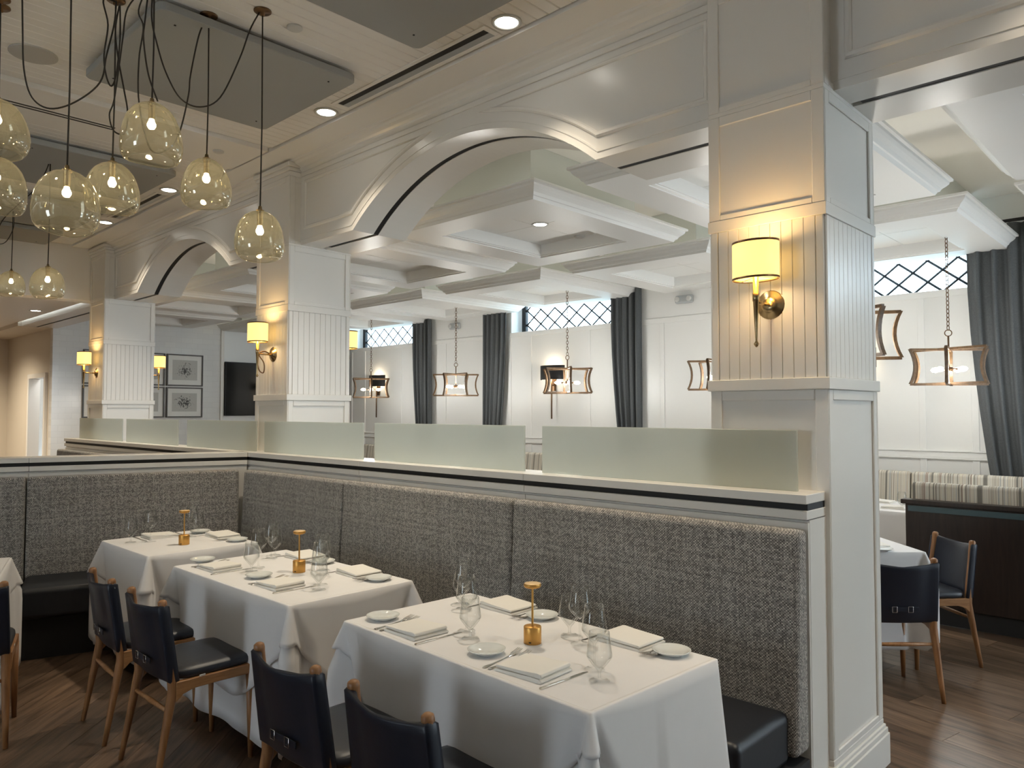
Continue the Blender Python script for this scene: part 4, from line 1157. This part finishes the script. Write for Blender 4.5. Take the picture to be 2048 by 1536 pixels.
pendant('large low smoked glass pendant left of centre of the near cluster', -3.833, 1.055, 2.588, 0.285, [], seed=4)
pendant('smoked glass pendant under the many-corded brass canopy', -4.010, 1.305, 2.744, 0.25, [c1, c5], seed=5)
pendant('upper smoked glass pendant cut off by the left edge', -4.417, 0.90, 3.045, 0.28, [], seed=6)
pendant('lower smoked glass pendant cut off by the left edge', -4.508, 0.92, 2.78, 0.28, [], seed=7)
pendant('far small smoked glass pendant at the extreme left', -8.772, 1.938, 2.904, 0.25, [], seed=8)
pendant('far small smoked glass pendant second from the left edge', -6.861, 1.766, 2.664, 0.25,
        [[(-6.86, 1.77, 3.68), (-6.95, 1.70, 3.45), (-7.3, 1.55, 3.22), (-7.8, 1.60, 3.12), (-8.3, 1.78, 3.22), (-8.65, 1.92, 3.45), (-8.77, 1.94, 3.68)]], seed=9)

# ================================================================== BACK-ROOM CHANDELIERS AND SCONCES
def chandelier(label):
    t = thing('chandelier', label, 'chandelier', (0, 0, 0), 0, 'bronze frame chandeliers')
    R, Hh, s = 0.335, 0.155, 0.0105
    for k in range(3):
        M = rot(k * PI / 3 + 0.30, 'Z')
        for sz in (-1, 1):
            MB().box(-R, -s, sz * Hh - s, R, s, sz * Hh + s, M=M @ T(0, 0, 0.004 * (k - 1))).build('frame_rail', BRONZEW, t)
        for sx in (-1, 1):
            rings = []
            for i in range(9):
                z = -Hh + 2 * Hh * i / 8; x = sx * (R - 0.042 * (1 - (z / Hh) ** 2))
                rings.append([M @ Vector((x - s, -s * 1.3, z)), M @ Vector((x + s, -s * 1.3, z)), M @ Vector((x + s, s * 1.3, z)), M @ Vector((x - s, s * 1.3, z))])
            MB().loft(rings).build('bowed_bar', BRONZEW, t)
    MB().lathe([(0.0075, -0.03), (0.0075, 0.155), (0.012, 0.158), (0.012, 0.168), (0.0075, 0.170), (0.0075, 0.27), (0.004, 0.275)], 12).build('stem', BRONZE, t)
    MB().lathe([(0.0, -0.045), (0.03, -0.045), (0.03, -0.008), (0.0, -0.008)], 16).build('hub', BRONZE, t)
    for k in range(4):
        a = k * PI / 2 + 0.85; c, sn = math.cos(a), math.sin(a)
        ca = MB().tube([(0.028 * c, 0.028 * sn, -0.027), (0.085 * c, 0.085 * sn, -0.027)], 0.008, 8).build('candle_arm', BRONZE, t)
        MB().tube([(r * c, r * sn, -0.027) for r in (0.086, 0.10, 0.125, 0.15, 0.168)], [0.010, 0.018, 0.024, 0.019, 0.003], 10).build('bulb', CBULB, ca)
    ring = [(0.028 * math.cos(a * PI / 8), 0, 0.298 + 0.028 * math.sin(a * PI / 8)) for a in range(16)]
    MB().tube(ring, 0.0045, 6, closed=True).build('ring', BRONZE, t)
    m = MB(); z = 0.345; k = 0
    while z < 1.24:
        lk = [(0.013 * math.cos(a * PI / 5), 0.0, z + 0.024 * math.sin(a * PI / 5)) for a in range(10)]
        m.tube(lk, 0.0034, 5, closed=True, M=T(0, 0, 0) @ rot(PI / 2 * (k % 2) + 0.6, 'Z')); z += 0.037; k += 1
    m.build('chain', BRONZE, t)
    lamp('glow', 'POINT', (0, 0, -0.06), P_CHAND, (1.0, 1.0, 0.97), t, shadow_soft_size=0.12)
    return t
cz = 2.025
cd0 = chandelier('bronze frame chandelier in front of the dark wall sconce, third from the left')
cd0.location = (-6.165, 7.5, cz)
dup(cd0, (-8.31, 7.5, cz), 0.5, 'bronze frame chandelier between the two left curtains, second from the left')
dup(cd0, (-10.44, 7.5, cz), 0.15, 'leftmost bronze frame chandelier beside the middle column')
dup(cd0, (-4.02, 7.5, cz), 0.35, 'bronze frame chandelier half hidden by the left edge of the near column')
dup(cd0, (-1.785, 7.5, cz), 0.40, 'bronze frame chandelier in front of the right-hand curtain')
dup(cd0, (-1.86, 5.25, 2.14), 0.2, 'nearest bronze frame chandelier, just right of the near column')

def back_sconce(label):
    t = thing('dark_sconce', label, 'wall lamp', (0, 0, 0), 0, 'black shaded wall sconces')
    n = 24
    def half(rx, ry, z): return [(rx * math.cos(PI + PI * i / n), ry * math.sin(PI + PI * i / n) - 0.02, z) for i in range(n + 1)]
    rx, ry = 0.225, 0.13
    MB().loft([half(rx, ry, 0) , half(rx, ry, 0.21), half(rx - 0.004, ry - 0.004, 0.21), half(rx - 0.004, ry - 0.004, 0), half(rx, ry, 0)], False, False, True).build('shade', BLACKSH, t)
    MB().box(-0.045, -0.02, -0.17, 0.045, 0.0, 0.02).build('back_plate', BRONZE, t, bevel=0.003)
    MB().tube([(0, -0.055, 0.02), (0, -0.055, -0.58)], 0.011, 10).build('rod', BRONZE, t)
    MB().tube([(0, -0.055, -0.08), (0, -0.01, -0.08)], 0.010, 8).build('bracket', BRONZE, t)
    MB().lathe([(0.0, 0.06), (0.02, 0.075), (0.024, 0.10), (0.0, 0.13)], 12, M=T(0, -0.06, 0)).build('bulb', CBULB, t)
    lamp('glow', 'POINT', (0, -0.065, 0.16), 3.0, (1.0, 0.82, 0.58), t, shadow_soft_size=0.03)
    lamp('glow', 'POINT', (0, -0.065, 0.03), 1.6, (1.0, 0.82, 0.58), t, shadow_soft_size=0.03)
    return t
bs0 = back_sconce('black shaded wall sconce between the centre curtains, behind a chandelier')
bs0.location = (-7.245, 8.5, 2.10)
dup(bs0, (-11.58, 8.5, 2.10), 0, 'black shaded wall sconce near the left window, beside the middle column')
dup(bs0, (-2.93, 8.5, 2.10), 0, 'black shaded wall sconce under the right-hand window, hidden behind the near column')

# ================================================================== CURTAINS
def curtain(label, x0, x1, side, yc=8.40):
    # side: -1 the free edge is the left one (swept back lower down), +1 the right one
    t = thing('curtain', label, 'curtain', ((x0 + x1) / 2, yc, 0), 0, 'grey full-length curtains')
    w = (x1 - x0); n = 56; rnd = random.Random(int(abs(x0) * 100)); ph = rnd.uniform(0, 6)
    rings = []
    for z in (0.04, 0.5, 0.9, 1.2, 1.6, 2.0, 2.4, 2.8, 3.2, 3.42):
        sw = 0.0
        q = max(0, (2.9 - z) / 2.0); sw = 0.17 * min(1, q) ** 1.6
        front = []; back = []
        for i in range(n + 1):
            u = i / n
            x = -w / 2 + w * u
            if side < 0: x += sw * (1 - u)
            else: x -= sw * u
            y = 0.034 * math.sin(2 * PI * 5.0 * u + ph + 0.25 * math.sin(z * 1.3)) + 0.012 * math.sin(2 * PI * 11 * u + 2 * ph)
            front.append((x, y - 0.006, z)); back.append((x, y + 0.006, z))
        rings.append(front + back[::-1])
    MB().loft(rings, True, True, True).build('drape', CURT, t)
    MB().tube([(-w / 2 - 0.04, 0.0, 3.445), (w / 2 + 0.04, 0.0, 3.445)], 0.016, 10).build('rod', IRON, t)
    return t
for k, nm in enumerate(('right-hand', 'centre', 'far left')):
    a, b = WIN[k]
    curtain('dark grey curtain at the left side of the %s window' % nm, a - 0.52, a - 0.03, 1)
    curtain('dark grey curtain at the right side of the %s window' % nm, b + 0.0, b + (0.50 if k else 0.72), -1)

# ================================================================== WALL ITEMS
for x, lb in ((-5.02, 'grey two-lamp emergency light on the window wall near the right column'), (-9.42, 'grey two-lamp emergency light on the window wall between the left curtains')):
    t = thing('emergency_light', lb, 'emergency light', (x, 8.5, 3.07))
    MB().box(-0.13, -0.055, -0.055, 0.13, 0.0, 0.055).build('housing', GREYPLASTIC, t, bevel=0.03, bseg=3)
    for s in (-1, 1):
        MB().lathe([(0.034, 0.0), (0.034, 0.02), (0.028, 0.028), (0.0, 0.022)], 16, M=T(s * 0.085, -0.055, 0) @ rot(PI / 2, 'X')).build('lamp_head', PLASTIC, t)
pn = 0
for r, (z0, z1) in enumerate(((2.10, 2.685), (1.52, 2.075))):
    for c, (y0, y1) in enumerate(((5.535, 6.20), (4.85, 5.50), (4.15, 4.815))):
        lb = 'framed botanical print, %s row, %s' % (('upper', 'lower')[r], ('right one next to the television', 'middle one behind the far sconce', 'left one at the far column')[c])
        t = thing('framed_print', lb, 'picture', (-13.985, (y0 + y1) / 2, (z0 + z1) / 2))
        hy, hz = (y1 - y0) / 2, (z1 - z0) / 2
        m = MB(); f = 0.022
        m.box(-0.012, -hy, -hz, 0.025, -hy + f, hz).box(-0.012, hy - f, -hz, 0.025, hy, hz).box(-0.012, -hy + f, -hz, 0.025, hy - f, -hz + f).box(-0.012, -hy + f, hz - f, 0.025, hy - f, hz)
        m.build('frame', FRAMEM, t, bevel=0.002, bseg=1)
        mb_ = MB().box(-0.01, -hy + f, -hz + f, 0.004, hy - f, hz - f).build('mat_board', MATTE, t)
        pn += 1
        MB().box(0.004, -hy + 0.105, -hz + 0.11, 0.006, hy - 0.105, hz - 0.105).build('print', botanical('botanical_%d' % pn, pn), mb_, label='grey sheet with a dark botanical sprig')
t = thing('television', 'black television screen on the far end wall left of the middle column', 'television', (-13.95, 7.55, 2.07))
MB().box(-0.03, -0.93, -0.52, 0.02, 0.93, 0.52).build('casing', IRON, t, bevel=0.006)
MB().box(0.02, -0.915, -0.505, 0.0225, 0.915, 0.505).build('screen', SCREEN, t)
